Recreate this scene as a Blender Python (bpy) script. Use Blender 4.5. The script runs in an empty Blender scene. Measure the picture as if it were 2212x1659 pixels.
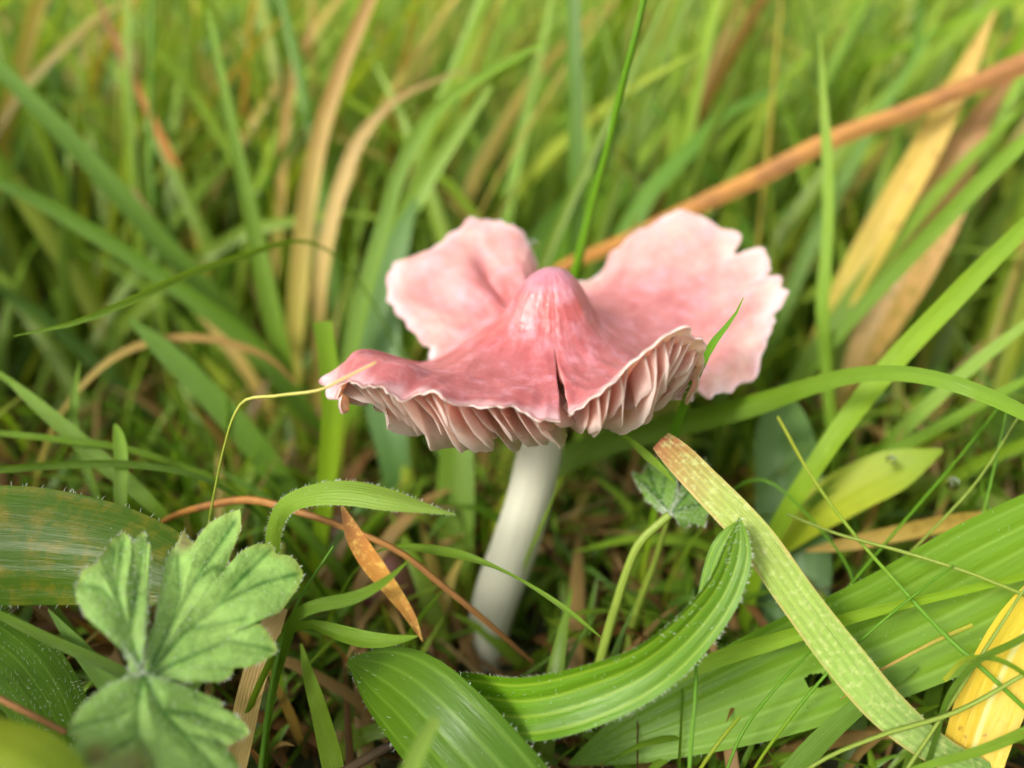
import bpy, math, random
import numpy as np
rng = np.random.default_rng(7)
random.seed(7)
S = 0.01                                    # everything below is written in centimetres
sc = bpy.context.scene
col = sc.collection

# ------------------------------------------------------------------ camera
CAM = np.array([0.0, -9.5, 8.8]); PITCH = math.radians(25.0)
FV = 1671.4; CX = 1106.0; CY = 829.5        # focal length and centre in a 2212 x 1659 picture
FW = np.array([0, math.cos(PITCH), -math.sin(PITCH)]); RT = np.array([1.0, 0, 0]); UPV = np.array([0, math.sin(PITCH), math.cos(PITCH)])
cam = bpy.data.cameras.new('camera'); camo = bpy.data.objects.new('camera', cam); col.objects.link(camo)
camo.location = CAM * S; camo.rotation_euler = (math.pi / 2 - PITCH, 0, 0)
cam.sensor_width = 36; cam.lens = 36 * FV / 2212
cam.clip_start = 0.004; cam.clip_end = 500
cam.dof.use_dof = True; cam.dof.focus_distance = 0.0865; cam.dof.aperture_fstop = 9.0
sc.camera = camo

# ------------------------------------------------------------------ sky, sun, exposure
SUN_EL, SUN_AZ = math.radians(37), math.radians(-134)     # azimuth from +Y (away from the camera) towards +X
w = bpy.data.worlds.new('World'); sc.world = w; w.use_nodes = True
nt = w.node_tree; nt.nodes.clear()
sky = nt.nodes.new('ShaderNodeTexSky'); sky.sky_type = 'NISHITA'; sky.sun_disc = False
sky.sun_elevation = SUN_EL; sky.sun_rotation = SUN_AZ; sky.dust_density = 4.0; sky.air_density = 1.0
hs = nt.nodes.new('ShaderNodeHueSaturation'); hs.inputs['Saturation'].default_value = 0.22
bg = nt.nodes.new('ShaderNodeBackground'); bg.inputs['Strength'].default_value = 0.125
wo = nt.nodes.new('ShaderNodeOutputWorld')
nt.links.new(sky.outputs[0], hs.inputs['Color']); nt.links.new(hs.outputs[0], bg.inputs[0]); nt.links.new(bg.outputs[0], wo.inputs[0])
sl = bpy.data.lights.new('sun', 'SUN'); sl.energy = 1.5; sl.angle = math.radians(11); sl.color = (1.0, 0.95, 0.86)
so = bpy.data.objects.new('sun', sl); col.objects.link(so)
sd = np.array([math.cos(SUN_EL) * math.sin(SUN_AZ), math.cos(SUN_EL) * math.cos(SUN_AZ), math.sin(SUN_EL)])
import mathutils
so.rotation_euler = mathutils.Vector(sd).to_track_quat('Z', 'Y').to_euler(); so.location = (0, 0, 3)
sc.view_settings.view_transform = 'Standard'; sc.view_settings.look = 'None'
sc.view_settings.exposure = 1.10; sc.view_settings.gamma = 1.0
sc.render.engine = 'CYCLES'
sc.cycles.use_denoising = True
sc.cycles.max_bounces = 12; sc.cycles.diffuse_bounces = 8; sc.cycles.transmission_bounces = 8; sc.cycles.transparent_max_bounces = 8
sc.cycles.caustics_reflective = False; sc.cycles.caustics_refractive = False

# ------------------------------------------------------------------ helpers: pixels to points
def ray(u, v): return FW + (u - CX) / FV * RT + (CY - v) / FV * UPV
def P(u, v, t): return CAM + t * ray(u, v)
def PY(u, v, y): r = ray(u, v); return CAM + (y - CAM[1]) / r[1] * r
def ground_z(x, y):
    d = np.maximum(0, np.asarray(y, float) - 14)
    z = np.minimum(d, 330) * 0.105 * (1 - np.exp(-d / 25.0))
    return z + 0.18 * np.sin(np.asarray(x) * 0.55 + 1) * np.sin(np.asarray(y) * 0.45) - 0.1
def project(p):
    q = p - CAM; t = q @ FW
    ts = np.where(np.abs(t) < 1e-6, 1e-6, t)
    return CX + (q @ RT) / ts * FV, CY - (q @ UPV) / ts * FV, t

# ------------------------------------------------------------------ helpers: curves and meshes
def unit(a): return a / np.maximum(np.linalg.norm(a, axis=-1, keepdims=True), 1e-9)
def hermite(x, y, xs):
    x = np.asarray(x, float); y = np.asarray(y, float); k = len(x); m = np.zeros_like(y)
    for i in range(k):
        a, b = max(i - 1, 0), min(i + 1, k - 1)
        if 0 < i < k - 1:
            h0, h1 = x[i] - x[i-1], x[i+1] - x[i]
            m[i] = ((y[i] - y[i-1]) / h0 * h1 + (y[i+1] - y[i]) / h1 * h0) / (h0 + h1)
        else:
            m[i] = (y[b] - y[a]) / (x[b] - x[a])
    i = np.clip(np.searchsorted(x, xs, side='right') - 1, 0, k - 2)
    h = (x[i+1] - x[i]); s = (xs - x[i]) / h
    if y.ndim > 1: h = h[:, None]; s = s[:, None]
    return (2*s**3 - 3*s**2 + 1)*y[i] + (s**3 - 2*s**2 + s)*h*m[i] + (-2*s**3 + 3*s**2)*y[i+1] + (s**3 - s**2)*h*m[i+1]
def chord(pts):
    d = np.linalg.norm(np.diff(pts, axis=0), axis=1); return np.concatenate([[0], np.cumsum(np.maximum(d, 1e-4))])
def noise1(n, seed, cells):
    r = np.random.default_rng(seed); k = max(3, int(cells)); y = r.uniform(-1, 1, k + 1)
    return hermite(np.linspace(0, 1, k + 1), y, np.linspace(0, 1, n))

def raw_mesh(name, verts, faces, uvs=None, cols=None, smooth=True):
    me = bpy.data.meshes.new(name)
    V = np.asarray(verts, np.float32).reshape(-1, 3) * S
    Fa = np.asarray(faces, np.int32); nf, k = Fa.shape
    me.vertices.add(len(V)); me.vertices.foreach_set('co', V.ravel())
    me.loops.add(nf * k); me.loops.foreach_set('vertex_index', Fa.ravel())
    me.polygons.add(nf); me.polygons.foreach_set('loop_start', np.arange(0, nf * k, k, dtype=np.int32))
    if uvs is not None:
        l = me.uv_layers.new(name='UVMap'); l.data.foreach_set('uv', np.asarray(uvs, np.float32).reshape(-1, 2)[Fa.ravel()].ravel())
    if cols is not None:
        c = np.asarray(cols, np.float32).reshape(len(V), -1)
        if c.shape[1] == 3: c = np.concatenate([c, np.ones((len(V), 1), np.float32)], 1)
        a = me.color_attributes.new('Col', 'FLOAT_COLOR', 'POINT'); a.data.foreach_set('color', c.ravel())
    me.update(calc_edges=True); me.validate()
    if smooth: me.polygons.foreach_set('use_smooth', np.ones(len(me.polygons), bool))
    return me
def grid_faces(ni, nj, off=0, wrap=False):
    i, j = np.meshgrid(np.arange(ni if wrap else ni - 1), np.arange(nj - 1), indexing='ij')
    i2 = (i + 1) % ni
    return np.stack([i*nj + j, i2*nj + j, i2*nj + j + 1, i*nj + j + 1], -1).reshape(-1, 4) + off
def link(name, me, mat, parent=None, base=None, smooth=True):
    o = bpy.data.objects.new(name, me); col.objects.link(o)
    if mat: me.materials.append(mat)
    if base is not None:
        b = np.asarray(base, float) * S
        me.transform(mathutils.Matrix.Translation(-mathutils.Vector(b)))
        if parent is None: o.location = b
    if parent is not None: o.parent = parent
    return o
def tag(o, label=None, cat=None, group=None, kind=None):
    if label: o['label'] = label
    if cat: o['category'] = cat
    if group: o['group'] = group
    if kind: o['kind'] = kind
    return o
def empty(name, base):
    o = bpy.data.objects.new(name, None); o.empty_display_size = 0.005; col.objects.link(o); o.location = np.asarray(base, float) * S; return o

# ------------------------------------------------------------------ materials
class NT:
    def __init__(self, name):
        self.m = bpy.data.materials.new(name); self.m.use_nodes = True; self.t = self.m.node_tree; self.t.nodes.clear()
    def n(self, typ, **kw):
        nd = self.t.nodes.new('ShaderNode' + typ)
        for k, v in kw.items():
            if k.startswith('i_'):
                key = k[2:].replace('_', ' '); nd.inputs[int(key) if key.isdigit() else key].default_value = v
            else: setattr(nd, k, v)
        return nd
    def l(self, a, b): self.t.links.new(a, b)
    def math(self, op, a, b=None, clamp=False):
        nd = self.n('Math', operation=op, use_clamp=clamp)
        for i, x in enumerate((a, b)):
            if x is None: continue
            if hasattr(x, 'is_linked'): self.l(x, nd.inputs[i])
            else: nd.inputs[i].default_value = x
        return nd.outputs[0]
    def mix(self, f, a, b, blend='MIX'):
        nd = self.n('MixRGB', blend_type=blend)
        for i, x in enumerate((f, a, b)):
            if hasattr(x, 'is_linked'): self.l(x, nd.inputs[i])
            else: nd.inputs[i].default_value = x if i == 0 else (*x[:3], 1)
        return nd.outputs[0]
    def ramp(self, f, stops, interp='LINEAR'):
        nd = self.n('ValToRGB'); e = nd.color_ramp.elements; nd.color_ramp.interpolation = interp
        while len(e) < len(stops): e.new(0.5)
        for x, (p, c) in zip(e, stops): x.position = p; x.color = (*c, 1) if len(c) == 3 else c
        self.l(f, nd.inputs[0]); return nd.outputs[0]
    def noise(self, scale, detail=3, vec=None, rough=0.55):
        nd = self.n('TexNoise', i_Scale=scale, i_Detail=detail, i_Roughness=rough)
        if vec is None: vec = self.n('TexCoord').outputs['Object']
        self.l(vec, nd.inputs['Vector']); return nd.outputs['Fac']
    def uv(self):
        s = self.n('SeparateXYZ'); self.l(self.n('UVMap', uv_map='UVMap').outputs[0], s.inputs[0]); return s.outputs[0], s.outputs[1]
    def vec(self, x, y, z=0.0):
        c = self.n('CombineXYZ')
        for i, q in enumerate((x, y, z)):
            if hasattr(q, 'is_linked'): self.l(q, c.inputs[i])
            else: c.inputs[i].default_value = q
        return c.outputs[0]
    def out(self, shader):
        o = self.n('OutputMaterial'); self.l(shader, o.inputs[0]); return self.m

def thin_leaf(N, color, rough=0.42, trans=0.42, tgain=(1.25, 1.2, 0.6), bump=None, bdist=0.0003, spec=0.35):
    p = N.n('BsdfPrincipled', i_Roughness=rough); p.inputs['Specular IOR Level'].default_value = spec
    color = N.mix(1.0, color, (1.14, 1.03, 0.8), 'MULTIPLY')
    N.l(color, p.inputs['Base Color'])
    if bump is not None:
        b = N.n('Bump', i_Strength=0.6, i_Distance=bdist); N.l(bump, b.inputs['Height']); N.l(b.outputs[0], p.inputs['Normal'])
    t = N.n('BsdfTranslucent'); N.l(N.mix(1.0, color, tgain, 'MULTIPLY'), t.inputs[0])
    m = N.n('MixShader'); m.inputs[0].default_value = trans; N.l(p.outputs[0], m.inputs[1]); N.l(t.outputs[0], m.inputs[2])
    return N.out(m.outputs[0])

def leaf_mat(name, stops, mott=None, veins=(8, 0.18), rough=0.42, trans=0.42, edge=None, midrib=None, bdist=0.00016, wob=0.25, spec=0.32, ribs=None):
    N = NT(name); u, v = N.uv()
    n1 = N.noise(260, 4); n2 = N.noise(1.0, 3, N.vec(N.math('MULTIPLY', u, 26.0), N.math('MULTIPLY', v, 14.0), 3.0))
    vv = N.math('ADD', v, N.math('MULTIPLY', N.math('SUBTRACT', n1, 0.5), wob))
    c = N.ramp(vv, stops)
    if mott:
        mc, msc, lo, hi = mott
        mm = N.noise(msc, 5, None, 0.65); r = N.ramp(mm, [(lo, (0, 0, 0)), (hi, (1, 1, 1))]); c = N.mix(r, c, mc)
    s = N.math('SINE', N.math('MULTIPLY', u, 2 * math.pi * veins[0]))
    f = N.math('MULTIPLY', N.math('ADD', N.math('MULTIPLY', s, 0.3), N.math('MULTIPLY', N.math('SUBTRACT', n2, 0.5), 2.2)), veins[1])
    f = N.math('ADD', f, 1.0)
    c = N.mix(1.0, c, N.vec(f, f, f), 'MULTIPLY')
    if ribs:
        rn, rc, ra = ribs
        d = N.math('ABSOLUTE', N.math('SUBTRACT', N.math('FRACT', N.math('MULTIPLY', u, float(rn))), 0.5)); k_ = N.math('MULTIPLY', N.ramp(d, [(0.0, (1, 1, 1)), (0.16, (0, 0, 0))]), ra); c = N.mix(k_, c, rc)
    if midrib:
        d = N.math('ABSOLUTE', N.math('SUBTRACT', u, 0.5)); c = N.mix(N.ramp(d, [(0.02, (1, 1, 1)), (0.06, (0, 0, 0))]), c, midrib)
    if edge:
        d = N.math('ABSOLUTE', N.math('SUBTRACT', u, 0.5))
        d = N.math('ADD', d, N.math('MULTIPLY', N.math('SUBTRACT', n1, 0.5), 0.2)); c = N.mix(N.ramp(d, [(0.42, (0, 0, 0)), (0.52, (0.85, 0.85, 0.85))]), c, edge)
    b = N.math('ADD', N.math('MULTIPLY', s, 0.15), n2)
    return thin_leaf(N, c, rough, trans, bump=b, bdist=bdist, spec=spec)

G_DK = (0.055, 0.125, 0.007); G = (0.12, 0.24, 0.012); G_LT = (0.19, 0.36, 0.04); G_LM = (0.23, 0.41, 0.02); G_BL = (0.10, 0.21, 0.022)
ST = (0.52, 0.38, 0.14); OR = (0.48, 0.21, 0.045); BR = (0.22, 0.10, 0.045); YL = (0.68, 0.54, 0.06); TAN = (0.42, 0.27, 0.15); YG = (0.30, 0.36, 0.03)
M = {}
def st(*c): return [(i / (len(c) - 1), x) for i, x in enumerate(c)]
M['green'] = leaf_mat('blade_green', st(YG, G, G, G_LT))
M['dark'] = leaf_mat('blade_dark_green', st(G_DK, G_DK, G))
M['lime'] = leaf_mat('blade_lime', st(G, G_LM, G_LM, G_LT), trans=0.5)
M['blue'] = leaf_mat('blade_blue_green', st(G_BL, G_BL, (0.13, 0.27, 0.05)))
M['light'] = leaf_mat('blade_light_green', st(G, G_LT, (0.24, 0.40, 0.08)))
M['straw'] = leaf_mat('blade_straw', st(YG, (0.46, 0.36, 0.13), (0.46, 0.35, 0.15), (0.40, 0.29, 0.16)), trans=0.35)
M['orange'] = leaf_mat('blade_orange', st(BR, OR, (0.55, 0.30, 0.07), (0.30, 0.12, 0.04)), mott=((0.70, 0.50, 0.14), 900, 0.5, 0.7), trans=0.35)
M['stalk'] = leaf_mat('stalk_orange_brown', st(OR, (0.42, 0.20, 0.05), (0.40, 0.21, 0.07), (0.26, 0.13, 0.06)), mott=((0.26, 0.13, 0.06), 160, 0.45, 0.62), trans=0.15, rough=0.55, veins=(4, 0.35))
M['brown'] = leaf_mat('blade_brown', st(YG, (0.32, 0.22, 0.06), TAN, BR), mott=((0.20, 0.17, 0.03), 500, 0.48, 0.65), trans=0.25)
M['greenbrown'] = leaf_mat('blade_green_to_brown', st(G, YG, OR, BR), trans=0.3)
M['strawgreen'] = leaf_mat('blade_straw_over_green', st(YG, (0.34, 0.34, 0.06), (0.44, 0.36, 0.11), (0.38, 0.26, 0.09), (0.34, 0.22, 0.08)), trans=0.35)
M['yellowblade'] = leaf_mat('blade_yellow', st(YG, (0.45, 0.42, 0.07), (0.55, 0.42, 0.12), ST), mott=((0.35, 0.22, 0.07), 400, 0.55, 0.7), trans=0.4)
M['mottled'] = leaf_mat('blade_mottled', st((0.30, 0.30, 0.08), (0.20, 0.33, 0.10), (0.13, 0.27, 0.08), (0.22, 0.36, 0.12), (0.24, 0.40, 0.10), (0.26, 0.40, 0.10), (0.28, 0.38, 0.10), (0.30, 0.10, 0.05)),
                        mott=((0.42, 0.52, 0.25), 1300, 0.50, 0.72), edge=(0.46, 0.36, 0.16), veins=(5, 0.3), trans=0.25, wob=0.1, rough=0.5)
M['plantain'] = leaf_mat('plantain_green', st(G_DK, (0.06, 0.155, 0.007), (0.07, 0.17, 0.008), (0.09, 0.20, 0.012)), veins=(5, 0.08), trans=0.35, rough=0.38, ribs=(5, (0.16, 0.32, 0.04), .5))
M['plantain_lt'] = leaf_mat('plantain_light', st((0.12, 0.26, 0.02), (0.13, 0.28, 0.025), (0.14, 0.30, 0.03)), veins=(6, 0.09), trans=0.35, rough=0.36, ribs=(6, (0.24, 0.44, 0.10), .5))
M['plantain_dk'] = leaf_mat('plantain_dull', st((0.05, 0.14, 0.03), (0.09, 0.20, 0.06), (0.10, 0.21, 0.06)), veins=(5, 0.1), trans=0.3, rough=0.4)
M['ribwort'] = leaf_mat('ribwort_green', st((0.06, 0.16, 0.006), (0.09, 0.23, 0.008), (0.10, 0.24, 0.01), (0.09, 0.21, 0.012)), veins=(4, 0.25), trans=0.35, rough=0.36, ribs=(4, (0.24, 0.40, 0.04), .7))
M['yellowleaf'] = leaf_mat('leaf_yellow', st(YL, (0.68, 0.60, 0.10), (0.60, 0.58, 0.09), YL, (0.66, 0.46, 0.06)), mott=((0.36, 0.22, 0.03), 700, 0.62, 0.72), veins=(6, 0.1), midrib=(0.66, 0.66, 0.26), trans=0.4)
M['broadyellow'] = leaf_mat('leaf_yellow_green', st((0.055, 0.14, 0.004), (0.065, 0.15, 0.004), (0.06, 0.14, 0.004), (0.055, 0.12, 0.006)), mott=((0.20, 0.19, 0.010), 420, 0.46, 0.72), veins=(5, 0.07), trans=0.4, rough=0.4)
M['lemon'] = leaf_mat('leaf_lemon_green', st((0.22, 0.36, 0.02), (0.34, 0.46, 0.02), (0.38, 0.48, 0.03), (0.22, 0.36, 0.03)), veins=(4, 0.08), trans=0.45)
M['stem_gr'] = leaf_mat('stem_green', st(YG, (0.10, 0.26, 0.01), (0.09, 0.24, 0.01)), trans=0.2)
M['petiole'] = leaf_mat('petiole_olive', st((0.16, 0.24, 0.04), (0.20, 0.30, 0.05), (0.22, 0.33, 0.06)), trans=0.2)
M['thread'] = leaf_mat('thread_straw', st((0.12, 0.26, 0.03), (0.26, 0.40, 0.05), (0.36, 0.46, 0.08), (0.66, 0.58, 0.26)), trans=0.2)
M['twig'] = leaf_mat('twig_brown', st((0.12, 0.08, 0.045), (0.16, 0.11, 0.06), (0.03, 0.02, 0.015)), trans=0.0, rough=0.7)

N = NT('leaf_hair'); p = N.n('BsdfPrincipled', i_Roughness=0.35); p.inputs['Base Color'].default_value = (0.75, 0.8, 0.68, 1)
t = N.n('BsdfTranslucent'); t.inputs[0].default_value = (0.8, 0.85, 0.7, 1); mx = N.n('MixShader', i_0=0.5) if False else N.n('MixShader'); mx.inputs[0].default_value = 0.5
N.l(p.outputs[0], mx.inputs[1]); N.l(t.outputs[0], mx.inputs[2]); M['hair'] = N.out(mx.outputs[0])

N = NT('field_grass'); a = N.n('Attribute', attribute_name='Col'); u, v = N.uv()
n2 = N.noise(1.0, 2, N.vec(N.math('MULTIPLY', u, 9.0), N.math('MULTIPLY', v, 7.0), 1.0))
f = N.math('ADD', N.math('MULTIPLY', n2, 0.7), 0.65); M['field'] = thin_leaf(N, N.mix(1.0, a.outputs['Color'], N.vec(f, f, f), 'MULTIPLY'), 0.42, 0.48)

N = NT('soil_and_moss'); n = N.noise(180, 6); n_b = N.noise(12, 4)
c = N.ramp(n, [(0.3, (0.016, 0.014, 0.006)), (0.55, (0.045, 0.04, 0.014)), (0.75, (0.05, 0.075, 0.015))]); c = N.mix(N.ramp(n_b, [(0.4, (0, 0, 0)), (0.6, (0.4, 0.4, 0.4))]), c, (0.03, 0.055, 0.012))
p = N.n('BsdfPrincipled', i_Roughness=0.9); N.l(c, p.inputs['Base Color']); b = N.n('Bump', i_Strength=1.0, i_Distance=0.002); N.l(n, b.inputs['Height']); N.l(b.outputs[0], p.inputs['Normal']); M['soil'] = N.out(p.outputs[0])

def flesh(name, cnode, N, rough, sss, radius, scale, coat=0.0, bump=None, bd=0.0002, trans=0.0, coatr=0.12):
    p = N.n('BsdfPrincipled'); N.l(cnode, p.inputs['Base Color'])
    if hasattr(rough, 'is_linked'): N.l(rough, p.inputs['Roughness'])
    else: p.inputs['Roughness'].default_value = rough
    p.inputs['Subsurface Weight'].default_value = sss; p.inputs['Subsurface Radius'].default_value = radius; p.inputs['Subsurface Scale'].default_value = scale
    if hasattr(coat, 'is_linked'): N.l(coat, p.inputs['Coat Weight'])
    else: p.inputs['Coat Weight'].default_value = coat
    p.inputs['Coat Roughness'].default_value = coatr
    if bump is not None:
        b = N.n('Bump', i_Strength=0.5, i_Distance=bd); N.l(bump, b.inputs['Height']); N.l(b.outputs[0], p.inputs['Normal']); N.l(b.outputs[0], p.inputs['Coat Normal'])
    if trans > 0:
        t = N.n('BsdfTranslucent'); N.l(cnode, t.inputs[0]); mx = N.n('MixShader'); mx.inputs[0].default_value = trans
        N.l(p.outputs[0], mx.inputs[1]); N.l(t.outputs[0], mx.inputs[2]); return N.out(mx.outputs[0])
    return N.out(p.outputs[0])

N = NT('waxcap_skin'); a = N.n('Attribute', attribute_name='Col'); u, v = N.uv()
ns = N.noise(1.0, 5, N.vec(N.math('MULTIPLY', u, 46.0), N.math('MULTIPLY', v, 9.0), 0.0), 0.65); nb = N.noise(420, 4)
f = N.math('ADD', N.math('MULTIPLY', ns, 0.8), 0.6)
c = N.mix(1.0, a.outputs['Color'], N.vec(f, N.math('MULTIPLY', f, f), N.math('MULTIPLY', f, f)), 'MULTIPLY')
c = N.mix(N.ramp(nb, [(0.5, (0, 0, 0)), (0.72, (0.5, 0.5, 0.5))]), c, (0.66, 0.32, 0.38))
M['cap'] = flesh('cap', c, N, N.ramp(v, [(0.45, (.38, .38, .38)), (0.75, (.62, .62, .62))]), 0.7, (1.0, 0.45, 0.35), 0.0016, coat=N.ramp(v, [(0.0, (.3, .3, .3)), (0.5, (.3, .3, .3)), (0.70, (.03, .03, .03))]), bump=N.math('ADD', N.math('MULTIPLY', ns, 1.0), nb), bd=0.0005, trans=0.0, coatr=0.09)
N = NT('waxcap_gill'); u, v = N.uv(); nb = N.noise(500, 3)
c = N.ramp(N.math('ADD', v, N.math('MULTIPLY', N.math('SUBTRACT', nb, 0.5), 0.25)), [(0.0, (0.93, 0.64, 0.56)), (0.5, (0.95, 0.72, 0.65)), (1.0, (0.97, 0.85, 0.80))])
M['gill'] = flesh('gill', c, N, 0.5, 0.0, (1, .5, .4), 0.002, coat=0.05, trans=0.6)
N = NT('waxcap_stem'); u, v = N.uv(); nb = N.noise(1.0, 4, N.vec(N.math('MULTIPLY', u, 14.0), N.math('MULTIPLY', v, 3.0), 0.0))
c = N.ramp(N.math('ADD', v, N.math('MULTIPLY', nb, 0.15)), [(0.0, (0.52, 0.51, 0.39)), (0.6, (0.55, 0.54, 0.43)), (1.0, (0.57, 0.51, 0.42))])
f = N.math('ADD', N.math('MULTIPLY', nb, 0.25), 0.87); c = N.mix(1.0, c, N.vec(f, f, f), 'MULTIPLY')
M['stem'] = flesh('stem', c, N, 0.45, 0.4, (1, 0.8, 0.6), 0.002, coat=0.1, bump=nb, bd=0.0003)
N = NT('young_cap_skin'); nb = N.noise(200, 4); c = N.ramp(nb, [(0.3, (0.20, 0.075, 0.07)), (0.7, (0.30, 0.13, 0.12))]); M['young'] = flesh('young', c, N, 0.4, 0.3, (1, .5, .4), 0.002, coat=0.2)
N = NT('water_drop'); p = N.n('BsdfPrincipled', i_Roughness=0.0, i_IOR=1.33); p.inputs['Transmission Weight'].default_value = 1.0; M['water'] = N.out(p.outputs[0])

# ------------------------------------------------------------------ ground
ys = np.concatenate([np.linspace(-60, 60, 121), np.geomspace(64, 30000, 60)]); xs = np.concatenate([-np.geomspace(30000, 64, 40), np.linspace(-60, 60, 121), np.geomspace(64, 30000, 40)])
X, Y = np.meshgrid(xs, ys, indexing='ij'); Z = ground_z(X, Y)
tag(link('ground', raw_mesh('ground', np.stack([X, Y, Z], -1), grid_faces(len(xs), len(ys))), M['soil']), 'dark mossy soil under the grass', None, None, 'structure')

# ------------------------------------------------------------------ the mushroom
APEX = PY(1190, 579, 0.0)
# stations round the cap, from the left lip of the split, clockwise seen from above: (foot of the boss, middle, near the margin, margin), each (u, v, y)
ST_ = [
 [(1196, 760, -.80), (1202, 815, -1.35), (1208, 858, -1.95), (1210, 905, -2.30)],
 [(1175, 764, -.82), (1165, 820, -1.42), (1158, 866, -2.05), (1152, 898, -2.38)],
 [(1150, 764, -.82), (1120, 822, -1.45), (1098, 862, -2.10), (1085, 878, -2.42)],
 [(1122, 758, -.78), (1070, 818, -1.42), (1032, 856, -2.10), (1010, 874, -2.45)],
 [(1096, 748, -.72), (1022, 808, -1.36), (968, 838, -2.05), (938, 842, -2.45)],
 [(1080, 740, -.64), (990, 800, -1.28), (922, 822, -1.98), (888, 860, -2.36)],
 [(1068, 732, -.55), (960, 795, -1.15), (880, 797, -1.85), (838, 842, -2.36)],
 [(1058, 727, -.47), (937, 790, -1.00), (826, 777, -1.78), (778, 824, -2.28)],
 [(1050, 722, -.36), (920, 788, -.85), (790, 772, -1.62), (730, 828, -2.14)],
 [(1046, 717, -.26), (914, 786, -.65), (776, 780, -1.38), (729, 862, -1.92)],
 [(1046, 712, -.15), (914, 785, -.50), (766, 770, -1.14), (748, 890, -1.72)],
 [(1050, 707, -.03), (922, 784, -.36), (764, 766, -.92), (708, 858, -1.28)],
 [(1056, 703, .08), (938, 783, -.20), (790, 768, -.66), (700, 815, -.92)],
 [(1062, 700, .16), (962, 778, .02), (868, 788, -.28), (798, 832, -.36)],
 [(1072, 696, .26), (1000, 752, .32), (945, 778, .25), (915, 800, .30)],
 [(1084, 690, .38), (1022, 722, .68), (960, 738, .72), (922, 752, .72)],
 [(1092, 684, .46), (1030, 696, .95), (952, 692, 1.05), (884, 706, 1.05)],
 [(1100, 676, .54), (1034, 668, 1.20), (926, 640, 1.45), (838, 645, 1.45)],
 [(1110, 668, .60), (1042, 640, 1.40), (926, 578, 1.85), (848, 565, 1.90)],
 [(1122, 660, .65), (1056, 616, 1.55), (970, 536, 2.10), (938, 522, 2.32)],
 [(1136, 654, .69), (1080, 598, 1.65), (1030, 512, 2.25), (1016, 476, 2.55)],
 [(1150, 650, .72), (1106, 590, 1.65), (1088, 524, 2.20), (1096, 484, 2.50)],
 [(1164, 648, .74), (1130, 600, 1.50), (1134, 552, 2.00), (1146, 530, 2.36)],
 [(1174, 647, .75), (1150, 622, 1.40), (1156, 600, 1.85), (1164, 588, 2.12)],
 [(1186, 646, .76), (1176, 640, 1.30), (1182, 624, 1.65), (1190, 606, 1.95)],
 [(1215, 646, .76), (1232, 640, 1.30), (1250, 624, 1.70), (1262, 606, 2.00)],
 [(1230, 648, .75), (1276, 630, 1.40), (1292, 606, 1.85), (1296, 592, 2.12)],
 [(1244, 651, .74), (1306, 622, 1.50), (1316, 566, 2.08), (1322, 542, 2.36)],
 [(1262, 656, .70), (1346, 616, 1.62), (1364, 534, 2.28), (1378, 496, 2.60)],
 [(1280, 662, .64), (1390, 612, 1.66), (1440, 512, 2.35), (1456, 456, 2.70)],
 [(1294, 668, .56), (1430, 618, 1.60), (1510, 530, 2.25), (1540, 488, 2.55)],
 [(1304, 676, .47), (1460, 634, 1.45), (1568, 562, 2.00), (1622, 520, 2.20)],
 [(1312, 684, .38), (1482, 660, 1.22), (1604, 604, 1.66), (1664, 575, 1.85)],
 [(1318, 692, .28), (1496, 690, .98), (1624, 636, 1.38), (1698, 612, 1.50)],
 [(1324, 700, .18), (1500, 716, .74), (1622, 686, 1.08), (1690, 680, 1.16)],
 [(1328, 708, .08), (1492, 742, .50), (1604, 736, .76), (1655, 742, .82)],
 [(1330, 716, -.02), (1476, 766, .25), (1576, 770, .42), (1622, 812, .42)],
 [(1332, 722, -.10), (1456, 784, .00), (1536, 800, .05), (1570, 845, .00)],
 [(1332, 730, -.18), (1436, 796, -.25), (1494, 824, -.35), (1510, 862, -.45)],
 [(1330, 736, -.27), (1424, 800, -.48), (1480, 832, -.78), (1484, 868, -.98)],
 [(1326, 742, -.36), (1414, 800, -.70), (1478, 806, -1.12), (1518, 806, -1.38)],
 [(1318, 748, -.46), (1400, 798, -.90), (1462, 774, -1.40), (1526, 752, -1.72)],
 [(1308, 753, -.56), (1380, 800, -1.08), (1430, 762, -1.62), (1496, 716, -1.98)],
 [(1292, 758, -.65), (1350, 808, -1.22), (1390, 772, -1.80), (1440, 716, -2.16)],
 [(1272, 762, -.72), (1316, 818, -1.32), (1346, 806, -1.92), (1382, 768, -2.30)],
 [(1248, 764, -.77), (1278, 822, -1.38), (1300, 838, -1.98), (1320, 822, -2.36)],
 [(1226, 763, -.80), (1246, 820, -1.38), (1258, 856, -1.98), (1266, 862, -2.36)],
 [(1204, 760, -.80), (1216, 815, -1.35), (1224, 858, -1.95), (1228, 888, -2.30)],
]
bs = np.array([0.0, 0.13, 0.29, 0.45, 0.60, 0.75, 0.89])
bz = np.array([1.0, 0.985, 0.90, 0.72, 0.46, 0.22, 0.08])
NS = 80; ss = np.linspace(0, 1, NS) ** 0.9
rows = []
for stn in ST_:
    q = [PY(*x) for x in stn]; foot = q[0]
    um = [np.array([APEX[0] + (foot[0] - APEX[0]) * a, APEX[1] + (foot[1] - APEX[1]) * a, foot[2] + (APEX[2] - foot[2]) * h]) for a, h in zip(bs, bz)]
    ctrl = np.array(um + q); ch = chord(ctrl); rows.append(hermite(ch / ch[-1], ctrl, ss))
rows = np.array(rows); K = len(rows)
SUBA = 12; NA = (K - 1) * SUBA + 1
ai = np.linspace(0, K - 1, NA)
cap = np.stack([hermite(np.arange(K), rows[:, j], ai) for j in range(NS)], 1)     # NA x NS x 3
th = ai / (K - 1)
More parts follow.
